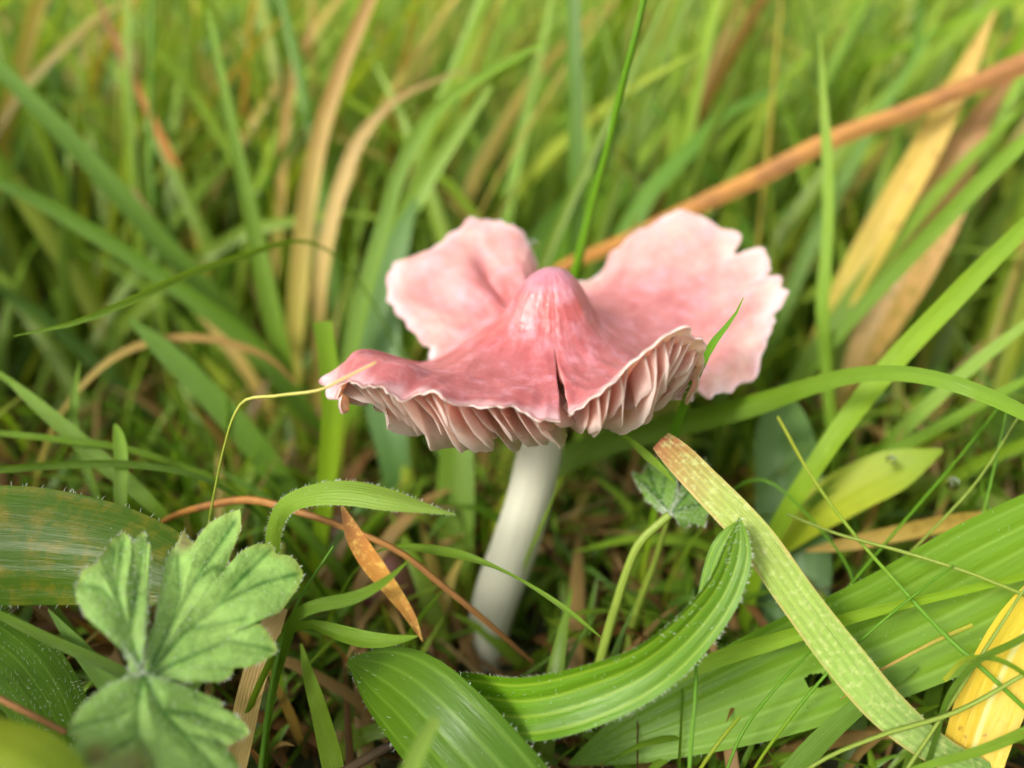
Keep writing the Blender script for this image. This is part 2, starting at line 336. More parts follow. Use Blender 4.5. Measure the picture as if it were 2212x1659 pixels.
# wrinkles, rolls and a torn margin
def nrm(g):
    a = np.gradient(g, axis=0); b = np.gradient(g, axis=1); n = np.cross(a, b); n[:, 0] = [0, 0, 1]
    n = unit(n); m = n[:, NS // 4].mean(0)
    return n if m[2] > 0 else -n
nn = nrm(cap); SSg = ss[None, :]
wr = 0.020 * noise1(NA, 3, 60)[:, None] * np.clip((SSg - 0.45) / 0.5, 0, 1) ** 1.4 + 0.014 * noise1(NA, 4, 160)[:, None] * np.clip((SSg - 0.62) / 0.38, 0, 1) ** 1.5
wr = wr + 0.010 * np.clip(noise1(NA, 8, 70), 0, 1)[:, None] * np.exp(-((SSg - .36) / .14) ** 2) * np.clip(1 - np.minimum(ai, K - 1 - ai)[:, None] / 9, 0, 1)
lump = sum(a * np.sin(k1 * th[:, None] * 6.28 + k2 * SSg * 6.28 + ph) for a, k1, k2, ph in ((.009, 11, 2, 0), (.007, 19, 3, 2), (.004, 31, 5, 1)))
cap = cap + nn * (wr + lump * np.clip(SSg * 1.6 - .2, 0, 1))[..., None]
rag = 0.05 * noise1(NA, 5, 120) + 0.035 * noise1(NA, 6, 260)
for c0, wd, dp in ((19.1, .22, .12), (27.45, .2, .15), (28.6, .35, .10), (31.0, .18, .34), (32.3, .14, .16), (33.1, .16, .13), (34.0, .2, .12), (4.9, .22, .10), (23.5, .7, .2), (38, .2, .15), (10.6, .3, .10)):
    rag -= dp * np.exp(-((ai - c0) / wd) ** 2)
outd = unit(cap[:, -1] - cap[:, -5]); fall = np.clip((ss - 0.72) / 0.28, 0, 1) ** 2
cap = cap + outd[:, None, :] * (rag[:, None] * fall[None])[..., None]
groove = 0.12 * np.exp(-((ai[:, None] - 18.1 - 2.0 * (SSg - .6)) / .8) ** 2) * np.exp(-((SSg - .66) / .2) ** 2) - 0.26 * np.exp(-((ai[:, None] - 19.4 - 2.2 * (SSg - .6)) / .55) ** 2) * np.exp(-((SSg - .62) / .16) ** 2) - 0.10 * np.exp(-((ai[:, None] - 17.0) / .5) ** 2) * np.exp(-((SSg - .78) / .12) ** 2) - 0.12 * np.exp(-((ai[:, None] - 17.8) / 1.2) ** 2) * np.clip((SSg - .88) / .12, 0, 1) ** 2
cap = cap + nrm(cap) * groove[..., None]
JS = int(np.searchsorted(ss, 0.43))
wl = np.clip((ss - 0.43) / 0.22, 0, 1)[:, None]; avg = (cap[0] + cap[-1]) / 2
for k_ in range(4):                                  # the two lips meet at the boss and open towards the margin
    q_ = (1 - k_ / 4)
    cap[k_] = cap[k_] * (1 - q_ * (1 - wl)) + (avg + (cap[k_] - cap[0])) * q_ * (1 - wl)
    cap[-1 - k_] = cap[-1 - k_] * (1 - q_ * (1 - wl)) + (avg + (cap[-1 - k_] - cap[-1])) * q_ * (1 - wl)
cap[0] = np.where(wl > 0, cap[0], avg); cap[-1] = np.where(wl > 0, cap[-1], avg)
nn = nrm(cap)
ne = unit(nn[0] + nn[-1]); nn[0] = np.where(wl > 0.05, nn[0], ne); nn[-1] = np.where(wl > 0.05, nn[-1], ne)
thick = 0.030 + 0.20 * (1 - np.clip(ss * 1.15, 0, 1)) ** 0.7
thick[:8] = 0.2
nsm = nn.copy()
for _ in range(6): nsm[1:-1] = (nsm[:-2] + nsm[1:-1] * 2 + nsm[2:]) / 4
low = cap - unit(nsm) * thick[None, :, None]
low[:, 0] = cap[:, 0] - [0, 0, .2]
# pigment, with glow through the petals and shade on the front painted in
rosy = np.array([0.44, 0.118, 0.118]); lilac = np.array([0.56, 0.25, 0.33]); deep = np.array([0.56, 0.10, 0.085]); palem = np.array([0.66, 0.36, 0.31]); salmon = np.array([0.55, 0.22, 0.21])
petal = np.interp(ai, [0, 10, 14, 16, 22, 24, 26, 33, 37, 39, 41, K - 1], [0, 0, .40, .75, .7, .4, .9, 1.0, .8, .3, .15, .0])
sA = ss[None, :] * np.ones((NA, 1)); A_ = ai[:, None] * np.ones((1, NS))
colr = np.ones((NA, NS, 1)) * rosy
wn = lambda seed, c: noise1(NA, seed, c)[:, None]
f = np.clip(1 - sA / 0.16, 0, 1)[..., None] ** 0.8; colr = colr * (1 - f) + lilac * f
for c0, s0, wa, ws, am in ((0.8, .25, 1.5, .07, .9), (45.4, .24, 1.3, .05, .7), (43.0, .20, 1.4, .05, .45), (6, .30, 3.0, .08, .45), (15, .3, 2.5, .08, .4)):
    f = am * np.exp(-((A_ - c0) / wa) ** 2 - ((sA - s0) / ws) ** 2)[..., None]; f = np.clip(f * (1 + .5 * wn(11, 60)[..., None]), 0, 1); colr = colr * (1 - f) + deep * f
f = (petal[:, None] * np.clip((sA - 0.30) / 0.4, 0, 1))[..., None]; colr = colr * (1 - f) + salmon * f
f = (petal[:, None] * np.clip((sA - 0.62 + .06 * wn(12, 50)) / 0.36, 0, 1))[..., None]; colr = colr * (1 - f) + palem * f
f = np.clip((sA - 0.93 + .03 * wn(13, 90)) / 0.07, 0, 1)[..., None] * .75; colr = colr * (1 - f) + np.array([.74, .46, .46]) * f
colL = np.ones((NA, NS, 1)) * np.array([0.86, 0.56, 0.46])
UV = np.stack([th[:, None] * np.ones((1, NS)), sA], -1)
Vt = np.concatenate([cap.reshape(-1, 3), low.reshape(-1, 3)]); nV = NA * NS
ft = grid_faces(NA, NS); fb = grid_faces(NA, NS, nV)[:, ::-1]
i = np.arange(NA - 1); rimf = np.stack([i*NS + NS-1, (i+1)*NS + NS-1, (i+1)*NS + NS-1 + nV, i*NS + NS-1 + nV], -1)[:, ::-1]
j = np.arange(NS - 1); e0 = np.stack([j, j+1, j+1+nV, j+nV], -1); b0 = (NA-1)*NS; e1 = np.stack([b0+j, b0+j+1, b0+j+1+nV, b0+j+nV], -1)[:, ::-1]
e0 = e0[JS - 1:]; e1 = e1[JS - 1:]
def weld(f):
    f = f.copy()
    for o_ in (0, nV):
        lo_ = o_ + (NA - 1) * NS; mk = (f >= lo_) & (f < lo_ + JS); f[mk] -= (NA - 1) * NS
    return f
ft, fb = weld(ft), weld(fb)
colr = colr * .94
me = raw_mesh('cap', Vt, np.concatenate([ft, fb, rimf, weld(e0), weld(e1)]), np.concatenate([UV.reshape(-1, 2)] * 2), np.concatenate([colr.reshape(-1, 3), colL.reshape(-1, 3)]))
# stem
sp = [P(1048, 1420, 11.95), PY(1063, 1325, -.22), PY(1086, 1250, -.16), PY(1115, 1170, -.10), PY(1143, 1080, -.04), PY(1166, 970, 0.0), np.array([.42, .02, 4.85])]
sp[0][2] = ground_z(sp[0][0], sp[0][1]) - .15
MBASE = sp[0].copy()
mush = empty('mushroom', MBASE)
tag(mush, 'pink waxcap mushroom with wavy upturned cap and white stem', 'mushroom')
link('cap', me, M['cap'], mush, MBASE)
def tube(pts, rad, n=40, m=20, flat=None, lump=0.0, seed=1):
    pts = np.asarray(pts, float); ch = chord(pts); x = ch / ch[-1]; q = np.linspace(0, 1, n)
    c = hermite(x, pts, q); r = hermite(x, np.asarray(rad, float), q); tg = unit(np.gradient(c, axis=0))
    up = np.array([0.0, 1.0, 0.2]) if abs(tg[0] @ np.array([0, 1, .2])) < .9 else np.array([1.0, 0, 0])
    a = unit(np.cross(tg, up)); b = np.cross(tg, a); ang = np.linspace(0, 2*np.pi, m, endpoint=False)
    rr = r[:, None] * (1 + lump * np.stack([noise1(m, seed + 1, 5) * math.sin(7*y + seed) for y in q]))
    V = c[:, None, :] + rr[..., None] * (np.cos(ang)[None, :, None] * a[:, None, :] + np.sin(ang)[None, :, None] * b[:, None, :])
    V = np.swapaxes(V, 0, 1)                         # m x n
    uv = np.stack(np.broadcast_arrays((np.arange(m)/m)[:, None], q[None, :]), -1)
    return V, grid_faces(m, n, 0, True), uv
V, Fc, uv = tube(sp, [.26, .335, .355, .35, .33, .325, .42], 50, 28, lump=.05)
link('stem', raw_mesh('stem', V, Fc, uv), M['stem'], mush, MBASE)
# gills: each a thin blade hanging from the underside
NG = 146; nlow = unit(nsm); tang = unit(np.gradient(low, axis=0))
def at(grid, a, s):
    a = np.clip(a, 0, NA - 1.001); i0 = int(a); fa = a - i0; line = grid[i0] * (1 - fa) + grid[i0 + 1] * fa
    return np.stack([np.interp(s, ss, line[:, k]) for k in range(3)], -1)
rimlen = chord(low[:, -4]); rimlen /= rimlen[-1]
for g in range(NG):
    r = np.random.default_rng(100 + g)
    fr = (g + 0.5 + r.uniform(-.22, .22)) / NG; a = np.interp(fr, rimlen, np.arange(NA))
    short = g % 2 == 1
    s0 = (0.30 if not short else r.uniform(.55, .74)); s1 = 0.965 + r.uniform(-.015, .012)
    n, m = 26, 5; s = np.linspace(s0, s1, n); B = at(low, a, s); Nn = unit(at(nlow, a, s)); Tn = unit(at(tang, a, s))
    Nd = unit(Nn * .55 + Nn.mean(0) * .45 + np.array([0, 0, .18]))
    x = (s - s0) / (s1 - s0)
    D = (0.60 if not short else r.uniform(.30, .50)) * r.uniform(.88, 1.1) * np.interp(a / SUBA, [0, .8, 2, 7, 9, 10.5, 12, 36, 40, 44.5, 46, 47], [.45, .8, 1.12, 1.15, 1.05, .8, .6, .6, .62, .78, .7, .4])
    prof = np.clip(hermite([0, .12, .3, .52, .72, .86, .95, 1], [.15 if short else .5, .45 if short else .62, .86, 1, 1, .84, .5, .06], x), .03, 1.1) * D
    prof *= 1 + .07 * noise1(n, 300 + g, 9) + .03 * noise1(n, 700 + g, 25)
    lean = np.interp(a / SUBA, [0, 2, 7, 10, 12, 38, 41, 47], [-.75, -.65, -.35, -.1, 0, 0, .2, .6]) + r.uniform(-.14, .14); wav = noise1(n, 500 + g, 5) * .075
    k = np.linspace(0, 1, m)
    C = B[:, None, :] + Nd[:, None, :] * .02 - Nd[:, None, :] * (prof[:, None] + .02)[..., None] * k[None, :, None] \
        + Tn[:, None, :] * ((lean * prof[:, None] * k[None] ** 1.4) + wav[:, None] * k[None] * (prof / D)[:, None])[..., None]
    hw = (0.020 * (1 - .72 * k))[None, :, None]
    L = C + Tn[:, None, :] * hw; R_ = C - Tn[:, None, :] * hw
    V = np.concatenate([L.reshape(-1, 3), R_.reshape(-1, 3)]); o = n * m
    e = np.arange(n - 1) * m + m - 1; ef = np.stack([e, e + m, e + m + o, e + o], -1)
    q = np.arange(m - 1); ea = (n-1)*m + q; eb = np.stack([ea, ea + 1, ea + 1 + o, ea + o], -1)
    uv = np.stack(np.broadcast_arrays(x[:, None], k[None]), -1).reshape(-1, 2)
    link('gill', raw_mesh('gill', V, np.concatenate([grid_faces(n, m), grid_faces(n, m, o)[:, ::-1], ef, eb]), np.concatenate([uv, uv])), M['gill'], mush, MBASE)

# ------------------------------------------------------------------ blades and leaves
def root_points(p0, p1, bend=0.5):
    d = unit(p0 - p1); h = p0[2]
    if h < 0.25: return []
    g = np.array([p0[0] + d[0] * h * bend, p0[1] + max(d[1] * h * bend, -.6 * h), 0.0]); g[2] = float(ground_z(g[0], g[1])) - 0.1
    m = p0 * .45 + g * .55 + np.array([d[0], d[1] * .3, 0]) * h * .12; m[2] = p0[2] * .5
    return [g, m]
def curve3(pts, t):
    n = len(pts); tt = np.linspace(t[0], t[-1], n) if len(t) == 2 else np.asarray(t, float)
    return np.array([P(a[0], a[1], q) for a, q in zip(pts, tt)]), np.array([a[2] * q / FV for a, q in zip(pts, tt)])
def ribbon_grid(c, wd, n, nu, roll, fold, rib, cup, seed):
    ch = chord(c); x = ch / ch[-1]; q = np.linspace(0, 1, n)
    C = hermite(x, c, q); W = np.maximum(hermite(x, wd, q), 0.004); tg = unit(np.gradient(C, axis=0))
    vw = unit(C - CAM); sd_ = unit(np.cross(tg, vw)); nm = np.cross(sd_, tg)
    ro = roll + noise1(n, seed, 4) * 0.22; cs, sn = np.cos(ro)[:, None], np.sin(ro)[:, None]
    sd2 = sd_ * cs + nm * sn; nm2 = np.cross(sd2, tg)
    nm2 *= np.where((nm2 * -vw).sum(1, keepdims=True) < 0, -1, 1)
    uu = np.linspace(-1, 1, nu); wob = noise1(n, seed + 1, 9) * .05
    off = fold * np.abs(uu)[None] * W[:, None] / 2 + cup * (uu ** 2)[None] * W[:, None] / 2
    if rib: off = off + rib[1] * W[:, None] * np.cos(uu[None] * math.pi * rib[0])
    V = C[:, None] + sd2[:, None] * (uu[None] * W[:, None] / 2 * (1 + wob[:, None]))[..., None] + nm2[:, None] * off[..., None]
    uv = np.stack(np.broadcast_arrays(((uu + 1) / 2)[None], q[:, None]), -1)
    return V, uv, nm2
_seed = [1000]
def ribbon(name, label, cat, mat, pts, t, roll=0.0, fold=0.35, root=True, group=None, n=28, nu=5, rib=None, cup=0.0, bend=0.5, parent=None, hole=None):
    """points run from the foot of the blade to its tip: (u, v, width), all in picture units"""
    _seed[0] += 7; c, wd = curve3(pts, t); nr = 0
    if root:
        ex = root_points(c[0], c[1], bend)
        if ex: c = np.concatenate([np.array(ex), c]); wd = np.concatenate([[wd[0] * .6, wd[0] * .85], wd]); nr = 2
    V, uv, nm = ribbon_grid(c, wd, n + 8 * (nr > 0), nu, roll, fold, rib, cup, _seed[0])
    Fg = grid_faces(V.shape[0], V.shape[1])
    if hole:
        cu, cv, _t = project(V.reshape(-1, 3)[Fg].mean(1)); Fg = Fg[((cu - hole[0]) / hole[2]) ** 2 + ((cv - hole[1]) / hole[3]) ** 2 > 1]
    o = link(name, raw_mesh(name, V, Fg, uv), M[mat], parent, c[0] if parent is None else origin(parent))
    if parent is None: tag(o, label, cat, group)
    return o, V, nm
def hairs(parent, V, count, length, seed, base, edge=0.4, wid=0.0035, along=None):
    r = np.random.default_rng(seed); n, m = V.shape[:2]
    dv = unit(np.gradient(V, axis=0)); du = unit(np.gradient(V, axis=1)); nn_ = unit(np.cross(dv, du))
    nn_ = nn_ * np.where((nn_ * (CAM - V)).sum(-1, keepdims=True) < 0, -1, 1)
    ii = r.integers(1, n - 1, count); jj = r.integers(0, m, count)
    ed = r.random(count) < edge; jj = np.where(ed, np.where(r.random(count) < .5, 0, m - 1), jj)
    f = r.random((count, 1)); p = V[ii, jj] * f + V[np.minimum(ii + 1, n - 1), jj] * (1 - f)
    d = nn_[ii, jj] * r.uniform(.5, 1, (count, 1)) + dv[ii, jj] * r.uniform(-.6, .6, (count, 1))
    d += np.where(ed[:, None], du[ii, jj] * np.where(jj == 0, -1, 1)[:, None] * 1.2, 0); d = unit(d)
    L = length * r.uniform(.5, 1.2, (count, 1)); side = unit(np.cross(d, unit(p - CAM))) * wid
    q = p + d * L * .6 + dv[ii, jj] * L * .1
    Vh = np.stack([p - side, p + side, q + side * .6, q - side * .6, p + d * L + side * .12 + dv[ii, jj] * L * .2, p + d * L - side * .12 + dv[ii, jj] * L * .2], 1).reshape(-1, 3)
    b = np.arange(count)[:, None] * 6; Fh = np.concatenate([b + np.array([[0, 1, 2, 3]]), b + np.array([[3, 2, 4, 5]])])
    h = link('hairs', raw_mesh('hairs', Vh, Fh), M['hair'], parent, base); h['kind'] = 'stuff'; return h
def origin(o): return np.array(o.location) / S

# --- broad leaves of the foreground
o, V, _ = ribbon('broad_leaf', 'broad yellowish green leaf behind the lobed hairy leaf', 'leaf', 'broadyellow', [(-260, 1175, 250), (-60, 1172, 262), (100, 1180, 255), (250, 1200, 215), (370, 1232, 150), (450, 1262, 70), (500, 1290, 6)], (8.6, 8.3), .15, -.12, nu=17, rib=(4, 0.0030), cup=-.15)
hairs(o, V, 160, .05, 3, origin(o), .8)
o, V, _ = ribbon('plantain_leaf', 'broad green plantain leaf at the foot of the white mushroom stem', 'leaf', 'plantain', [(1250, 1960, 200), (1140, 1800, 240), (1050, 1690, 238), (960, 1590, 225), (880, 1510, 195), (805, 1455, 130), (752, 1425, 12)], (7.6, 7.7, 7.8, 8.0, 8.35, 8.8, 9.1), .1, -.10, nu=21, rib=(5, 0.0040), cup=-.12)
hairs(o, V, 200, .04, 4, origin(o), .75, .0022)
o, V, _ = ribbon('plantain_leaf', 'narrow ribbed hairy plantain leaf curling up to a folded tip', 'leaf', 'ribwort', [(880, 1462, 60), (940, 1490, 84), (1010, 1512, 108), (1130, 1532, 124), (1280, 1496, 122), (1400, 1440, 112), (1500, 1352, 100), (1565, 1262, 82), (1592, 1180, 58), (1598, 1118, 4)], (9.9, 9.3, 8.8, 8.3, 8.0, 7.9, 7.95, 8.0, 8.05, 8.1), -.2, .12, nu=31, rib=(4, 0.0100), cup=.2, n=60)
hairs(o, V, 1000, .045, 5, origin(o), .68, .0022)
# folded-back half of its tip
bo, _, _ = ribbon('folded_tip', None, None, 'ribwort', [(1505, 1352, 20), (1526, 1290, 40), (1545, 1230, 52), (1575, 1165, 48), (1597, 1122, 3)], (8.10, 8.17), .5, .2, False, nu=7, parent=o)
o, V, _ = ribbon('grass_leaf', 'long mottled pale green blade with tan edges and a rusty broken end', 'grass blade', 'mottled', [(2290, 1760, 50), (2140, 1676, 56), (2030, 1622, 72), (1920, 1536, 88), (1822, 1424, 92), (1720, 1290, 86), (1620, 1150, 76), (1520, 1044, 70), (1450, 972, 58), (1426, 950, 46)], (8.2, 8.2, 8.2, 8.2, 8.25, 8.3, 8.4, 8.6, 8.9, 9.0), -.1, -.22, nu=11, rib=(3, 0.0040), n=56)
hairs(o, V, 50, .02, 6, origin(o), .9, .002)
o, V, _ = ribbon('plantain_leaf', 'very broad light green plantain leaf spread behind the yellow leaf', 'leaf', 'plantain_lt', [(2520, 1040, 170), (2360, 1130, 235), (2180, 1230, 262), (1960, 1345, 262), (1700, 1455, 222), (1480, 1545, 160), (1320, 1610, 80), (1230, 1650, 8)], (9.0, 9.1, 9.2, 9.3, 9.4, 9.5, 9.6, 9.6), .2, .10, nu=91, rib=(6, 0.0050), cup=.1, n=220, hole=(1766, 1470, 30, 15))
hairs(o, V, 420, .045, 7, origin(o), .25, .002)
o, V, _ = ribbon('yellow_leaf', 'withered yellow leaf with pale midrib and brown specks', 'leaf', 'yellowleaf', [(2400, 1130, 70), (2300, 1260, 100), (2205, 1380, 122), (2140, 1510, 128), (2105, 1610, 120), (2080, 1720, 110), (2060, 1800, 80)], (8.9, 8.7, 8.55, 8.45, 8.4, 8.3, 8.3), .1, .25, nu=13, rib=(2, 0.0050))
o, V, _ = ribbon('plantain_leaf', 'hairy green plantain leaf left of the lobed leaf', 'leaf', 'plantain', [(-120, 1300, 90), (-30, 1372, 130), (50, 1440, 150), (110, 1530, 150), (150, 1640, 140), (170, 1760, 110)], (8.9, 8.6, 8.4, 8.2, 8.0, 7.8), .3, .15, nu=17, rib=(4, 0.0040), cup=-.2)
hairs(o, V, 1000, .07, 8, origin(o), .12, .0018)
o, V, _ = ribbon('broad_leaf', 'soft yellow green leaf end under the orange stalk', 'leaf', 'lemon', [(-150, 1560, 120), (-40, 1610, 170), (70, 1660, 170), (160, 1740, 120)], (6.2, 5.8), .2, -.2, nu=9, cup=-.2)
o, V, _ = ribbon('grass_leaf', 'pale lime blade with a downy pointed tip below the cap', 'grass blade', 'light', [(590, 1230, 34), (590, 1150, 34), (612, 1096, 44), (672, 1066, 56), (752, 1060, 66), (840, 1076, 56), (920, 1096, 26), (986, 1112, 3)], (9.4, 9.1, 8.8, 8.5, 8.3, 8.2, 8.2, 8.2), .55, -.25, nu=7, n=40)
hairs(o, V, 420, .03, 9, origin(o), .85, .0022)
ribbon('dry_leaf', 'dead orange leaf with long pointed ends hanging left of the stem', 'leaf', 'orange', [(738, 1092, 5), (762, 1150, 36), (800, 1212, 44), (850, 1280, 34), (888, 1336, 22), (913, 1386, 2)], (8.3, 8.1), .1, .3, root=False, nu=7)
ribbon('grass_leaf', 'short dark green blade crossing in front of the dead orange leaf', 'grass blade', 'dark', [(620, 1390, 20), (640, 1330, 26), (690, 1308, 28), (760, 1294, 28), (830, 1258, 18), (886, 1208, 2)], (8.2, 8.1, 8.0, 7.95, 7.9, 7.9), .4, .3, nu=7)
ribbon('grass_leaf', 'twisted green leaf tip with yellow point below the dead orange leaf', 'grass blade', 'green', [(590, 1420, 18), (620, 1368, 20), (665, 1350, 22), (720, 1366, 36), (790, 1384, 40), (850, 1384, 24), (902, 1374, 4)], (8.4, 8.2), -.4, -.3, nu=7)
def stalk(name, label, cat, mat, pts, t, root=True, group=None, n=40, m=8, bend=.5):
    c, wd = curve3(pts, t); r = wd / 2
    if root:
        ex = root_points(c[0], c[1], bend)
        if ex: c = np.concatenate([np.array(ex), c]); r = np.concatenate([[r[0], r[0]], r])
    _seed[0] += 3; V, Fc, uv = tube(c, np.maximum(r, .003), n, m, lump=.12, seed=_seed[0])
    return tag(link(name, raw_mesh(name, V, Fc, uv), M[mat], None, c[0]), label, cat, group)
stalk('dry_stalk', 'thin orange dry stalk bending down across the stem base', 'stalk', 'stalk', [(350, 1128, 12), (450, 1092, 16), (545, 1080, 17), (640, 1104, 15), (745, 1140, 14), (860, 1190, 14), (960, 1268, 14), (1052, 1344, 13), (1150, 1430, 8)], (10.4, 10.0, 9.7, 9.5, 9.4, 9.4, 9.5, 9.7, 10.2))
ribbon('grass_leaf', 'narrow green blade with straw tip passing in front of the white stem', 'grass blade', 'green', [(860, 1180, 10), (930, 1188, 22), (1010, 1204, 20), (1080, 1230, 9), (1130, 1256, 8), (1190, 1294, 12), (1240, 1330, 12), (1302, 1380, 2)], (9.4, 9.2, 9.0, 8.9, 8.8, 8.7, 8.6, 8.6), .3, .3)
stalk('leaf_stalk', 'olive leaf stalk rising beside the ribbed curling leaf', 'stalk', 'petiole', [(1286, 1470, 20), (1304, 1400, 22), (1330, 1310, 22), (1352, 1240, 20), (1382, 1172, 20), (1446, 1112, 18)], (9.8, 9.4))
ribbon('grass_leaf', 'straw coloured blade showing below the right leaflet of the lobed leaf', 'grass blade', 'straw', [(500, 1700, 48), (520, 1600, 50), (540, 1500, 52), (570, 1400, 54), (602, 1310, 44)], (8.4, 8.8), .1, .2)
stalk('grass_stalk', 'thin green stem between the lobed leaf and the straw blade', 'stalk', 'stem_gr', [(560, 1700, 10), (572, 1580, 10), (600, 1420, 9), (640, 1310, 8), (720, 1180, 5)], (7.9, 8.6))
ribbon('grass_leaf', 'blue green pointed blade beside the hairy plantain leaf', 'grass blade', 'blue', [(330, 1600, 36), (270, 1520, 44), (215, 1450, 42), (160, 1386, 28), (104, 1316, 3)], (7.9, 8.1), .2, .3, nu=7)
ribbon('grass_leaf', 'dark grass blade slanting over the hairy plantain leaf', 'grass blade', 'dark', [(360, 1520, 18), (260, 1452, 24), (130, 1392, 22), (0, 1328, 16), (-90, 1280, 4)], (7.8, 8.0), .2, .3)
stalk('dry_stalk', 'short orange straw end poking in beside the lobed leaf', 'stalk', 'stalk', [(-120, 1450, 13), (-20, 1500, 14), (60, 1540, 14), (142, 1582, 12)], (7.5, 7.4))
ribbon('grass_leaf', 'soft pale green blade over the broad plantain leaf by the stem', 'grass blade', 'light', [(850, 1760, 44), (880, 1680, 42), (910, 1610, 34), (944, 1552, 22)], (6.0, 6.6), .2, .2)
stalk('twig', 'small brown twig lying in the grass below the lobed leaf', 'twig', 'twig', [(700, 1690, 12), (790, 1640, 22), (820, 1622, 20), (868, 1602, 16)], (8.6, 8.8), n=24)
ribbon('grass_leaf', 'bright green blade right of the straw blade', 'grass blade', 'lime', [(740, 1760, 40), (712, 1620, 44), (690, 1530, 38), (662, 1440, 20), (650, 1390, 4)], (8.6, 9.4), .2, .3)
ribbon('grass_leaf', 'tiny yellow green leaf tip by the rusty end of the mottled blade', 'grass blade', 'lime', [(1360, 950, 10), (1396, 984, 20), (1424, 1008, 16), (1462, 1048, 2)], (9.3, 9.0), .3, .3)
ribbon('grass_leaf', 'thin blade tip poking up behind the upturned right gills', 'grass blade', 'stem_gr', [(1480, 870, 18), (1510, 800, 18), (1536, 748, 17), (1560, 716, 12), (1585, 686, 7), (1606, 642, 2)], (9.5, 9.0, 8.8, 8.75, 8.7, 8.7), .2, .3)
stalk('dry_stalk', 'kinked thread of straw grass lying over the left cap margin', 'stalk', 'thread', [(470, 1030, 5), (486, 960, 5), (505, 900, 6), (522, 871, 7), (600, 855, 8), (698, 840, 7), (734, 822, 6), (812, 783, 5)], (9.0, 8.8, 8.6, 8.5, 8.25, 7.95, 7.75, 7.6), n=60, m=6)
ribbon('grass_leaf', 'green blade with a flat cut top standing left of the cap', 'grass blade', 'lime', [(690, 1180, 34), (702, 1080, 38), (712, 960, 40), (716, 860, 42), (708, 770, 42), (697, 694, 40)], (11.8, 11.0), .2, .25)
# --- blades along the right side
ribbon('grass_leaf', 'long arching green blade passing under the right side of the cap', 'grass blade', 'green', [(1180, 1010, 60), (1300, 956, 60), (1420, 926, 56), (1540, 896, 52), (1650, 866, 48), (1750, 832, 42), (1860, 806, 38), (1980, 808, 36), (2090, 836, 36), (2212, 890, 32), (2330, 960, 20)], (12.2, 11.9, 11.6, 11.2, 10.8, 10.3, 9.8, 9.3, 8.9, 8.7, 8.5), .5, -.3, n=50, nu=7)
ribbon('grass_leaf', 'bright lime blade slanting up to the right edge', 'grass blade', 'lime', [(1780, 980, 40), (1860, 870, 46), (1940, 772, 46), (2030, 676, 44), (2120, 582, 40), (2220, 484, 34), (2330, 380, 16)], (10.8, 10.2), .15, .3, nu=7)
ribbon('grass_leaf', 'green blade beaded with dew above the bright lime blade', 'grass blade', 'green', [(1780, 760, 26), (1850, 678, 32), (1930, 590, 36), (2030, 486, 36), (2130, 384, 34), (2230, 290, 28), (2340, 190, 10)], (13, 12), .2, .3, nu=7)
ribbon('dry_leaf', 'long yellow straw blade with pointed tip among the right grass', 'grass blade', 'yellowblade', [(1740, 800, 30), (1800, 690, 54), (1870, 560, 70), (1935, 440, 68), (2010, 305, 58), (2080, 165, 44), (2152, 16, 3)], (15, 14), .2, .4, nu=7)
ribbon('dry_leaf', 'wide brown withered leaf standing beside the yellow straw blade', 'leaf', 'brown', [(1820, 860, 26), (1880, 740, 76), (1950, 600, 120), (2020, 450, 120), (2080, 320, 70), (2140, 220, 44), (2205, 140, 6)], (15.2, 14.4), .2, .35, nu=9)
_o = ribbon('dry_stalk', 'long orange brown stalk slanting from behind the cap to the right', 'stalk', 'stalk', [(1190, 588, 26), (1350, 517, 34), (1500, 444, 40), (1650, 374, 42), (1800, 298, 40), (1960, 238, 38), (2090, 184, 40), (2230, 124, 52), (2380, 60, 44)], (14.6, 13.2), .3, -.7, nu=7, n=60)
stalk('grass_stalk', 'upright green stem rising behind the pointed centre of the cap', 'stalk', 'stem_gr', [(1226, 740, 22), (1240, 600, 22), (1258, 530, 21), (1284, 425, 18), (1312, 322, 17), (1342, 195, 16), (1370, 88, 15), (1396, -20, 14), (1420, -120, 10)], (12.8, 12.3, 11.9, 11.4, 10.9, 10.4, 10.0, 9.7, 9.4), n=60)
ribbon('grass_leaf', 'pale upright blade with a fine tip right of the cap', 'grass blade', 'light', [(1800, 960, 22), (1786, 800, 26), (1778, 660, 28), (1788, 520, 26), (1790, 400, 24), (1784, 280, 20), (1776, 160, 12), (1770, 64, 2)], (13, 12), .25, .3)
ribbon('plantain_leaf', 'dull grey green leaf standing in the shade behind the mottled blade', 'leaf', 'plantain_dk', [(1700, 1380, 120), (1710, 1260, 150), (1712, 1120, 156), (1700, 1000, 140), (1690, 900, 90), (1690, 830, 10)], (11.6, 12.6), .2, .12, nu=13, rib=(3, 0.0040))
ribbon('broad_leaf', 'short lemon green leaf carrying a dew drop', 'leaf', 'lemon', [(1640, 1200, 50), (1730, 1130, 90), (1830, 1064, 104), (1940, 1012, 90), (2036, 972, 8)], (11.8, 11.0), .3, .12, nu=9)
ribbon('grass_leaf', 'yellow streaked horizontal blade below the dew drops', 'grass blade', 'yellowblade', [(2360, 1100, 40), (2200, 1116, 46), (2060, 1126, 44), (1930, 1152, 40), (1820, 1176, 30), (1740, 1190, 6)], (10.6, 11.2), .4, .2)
ribbon('grass_leaf', 'green blade lying across the very broad plantain leaf', 'grass blade', 'lime', [(2360, 1216, 12), (2212, 1244, 16), (2060, 1280, 18), (1880, 1322, 24), (1700, 1376, 32), (1540, 1426, 36), (1400, 1490, 30), (1290, 1560, 12)], (8.6, 8.7, 8.8, 8.9, 9.0, 9.1, 9.2, 9.4), .4, .3, n=40)
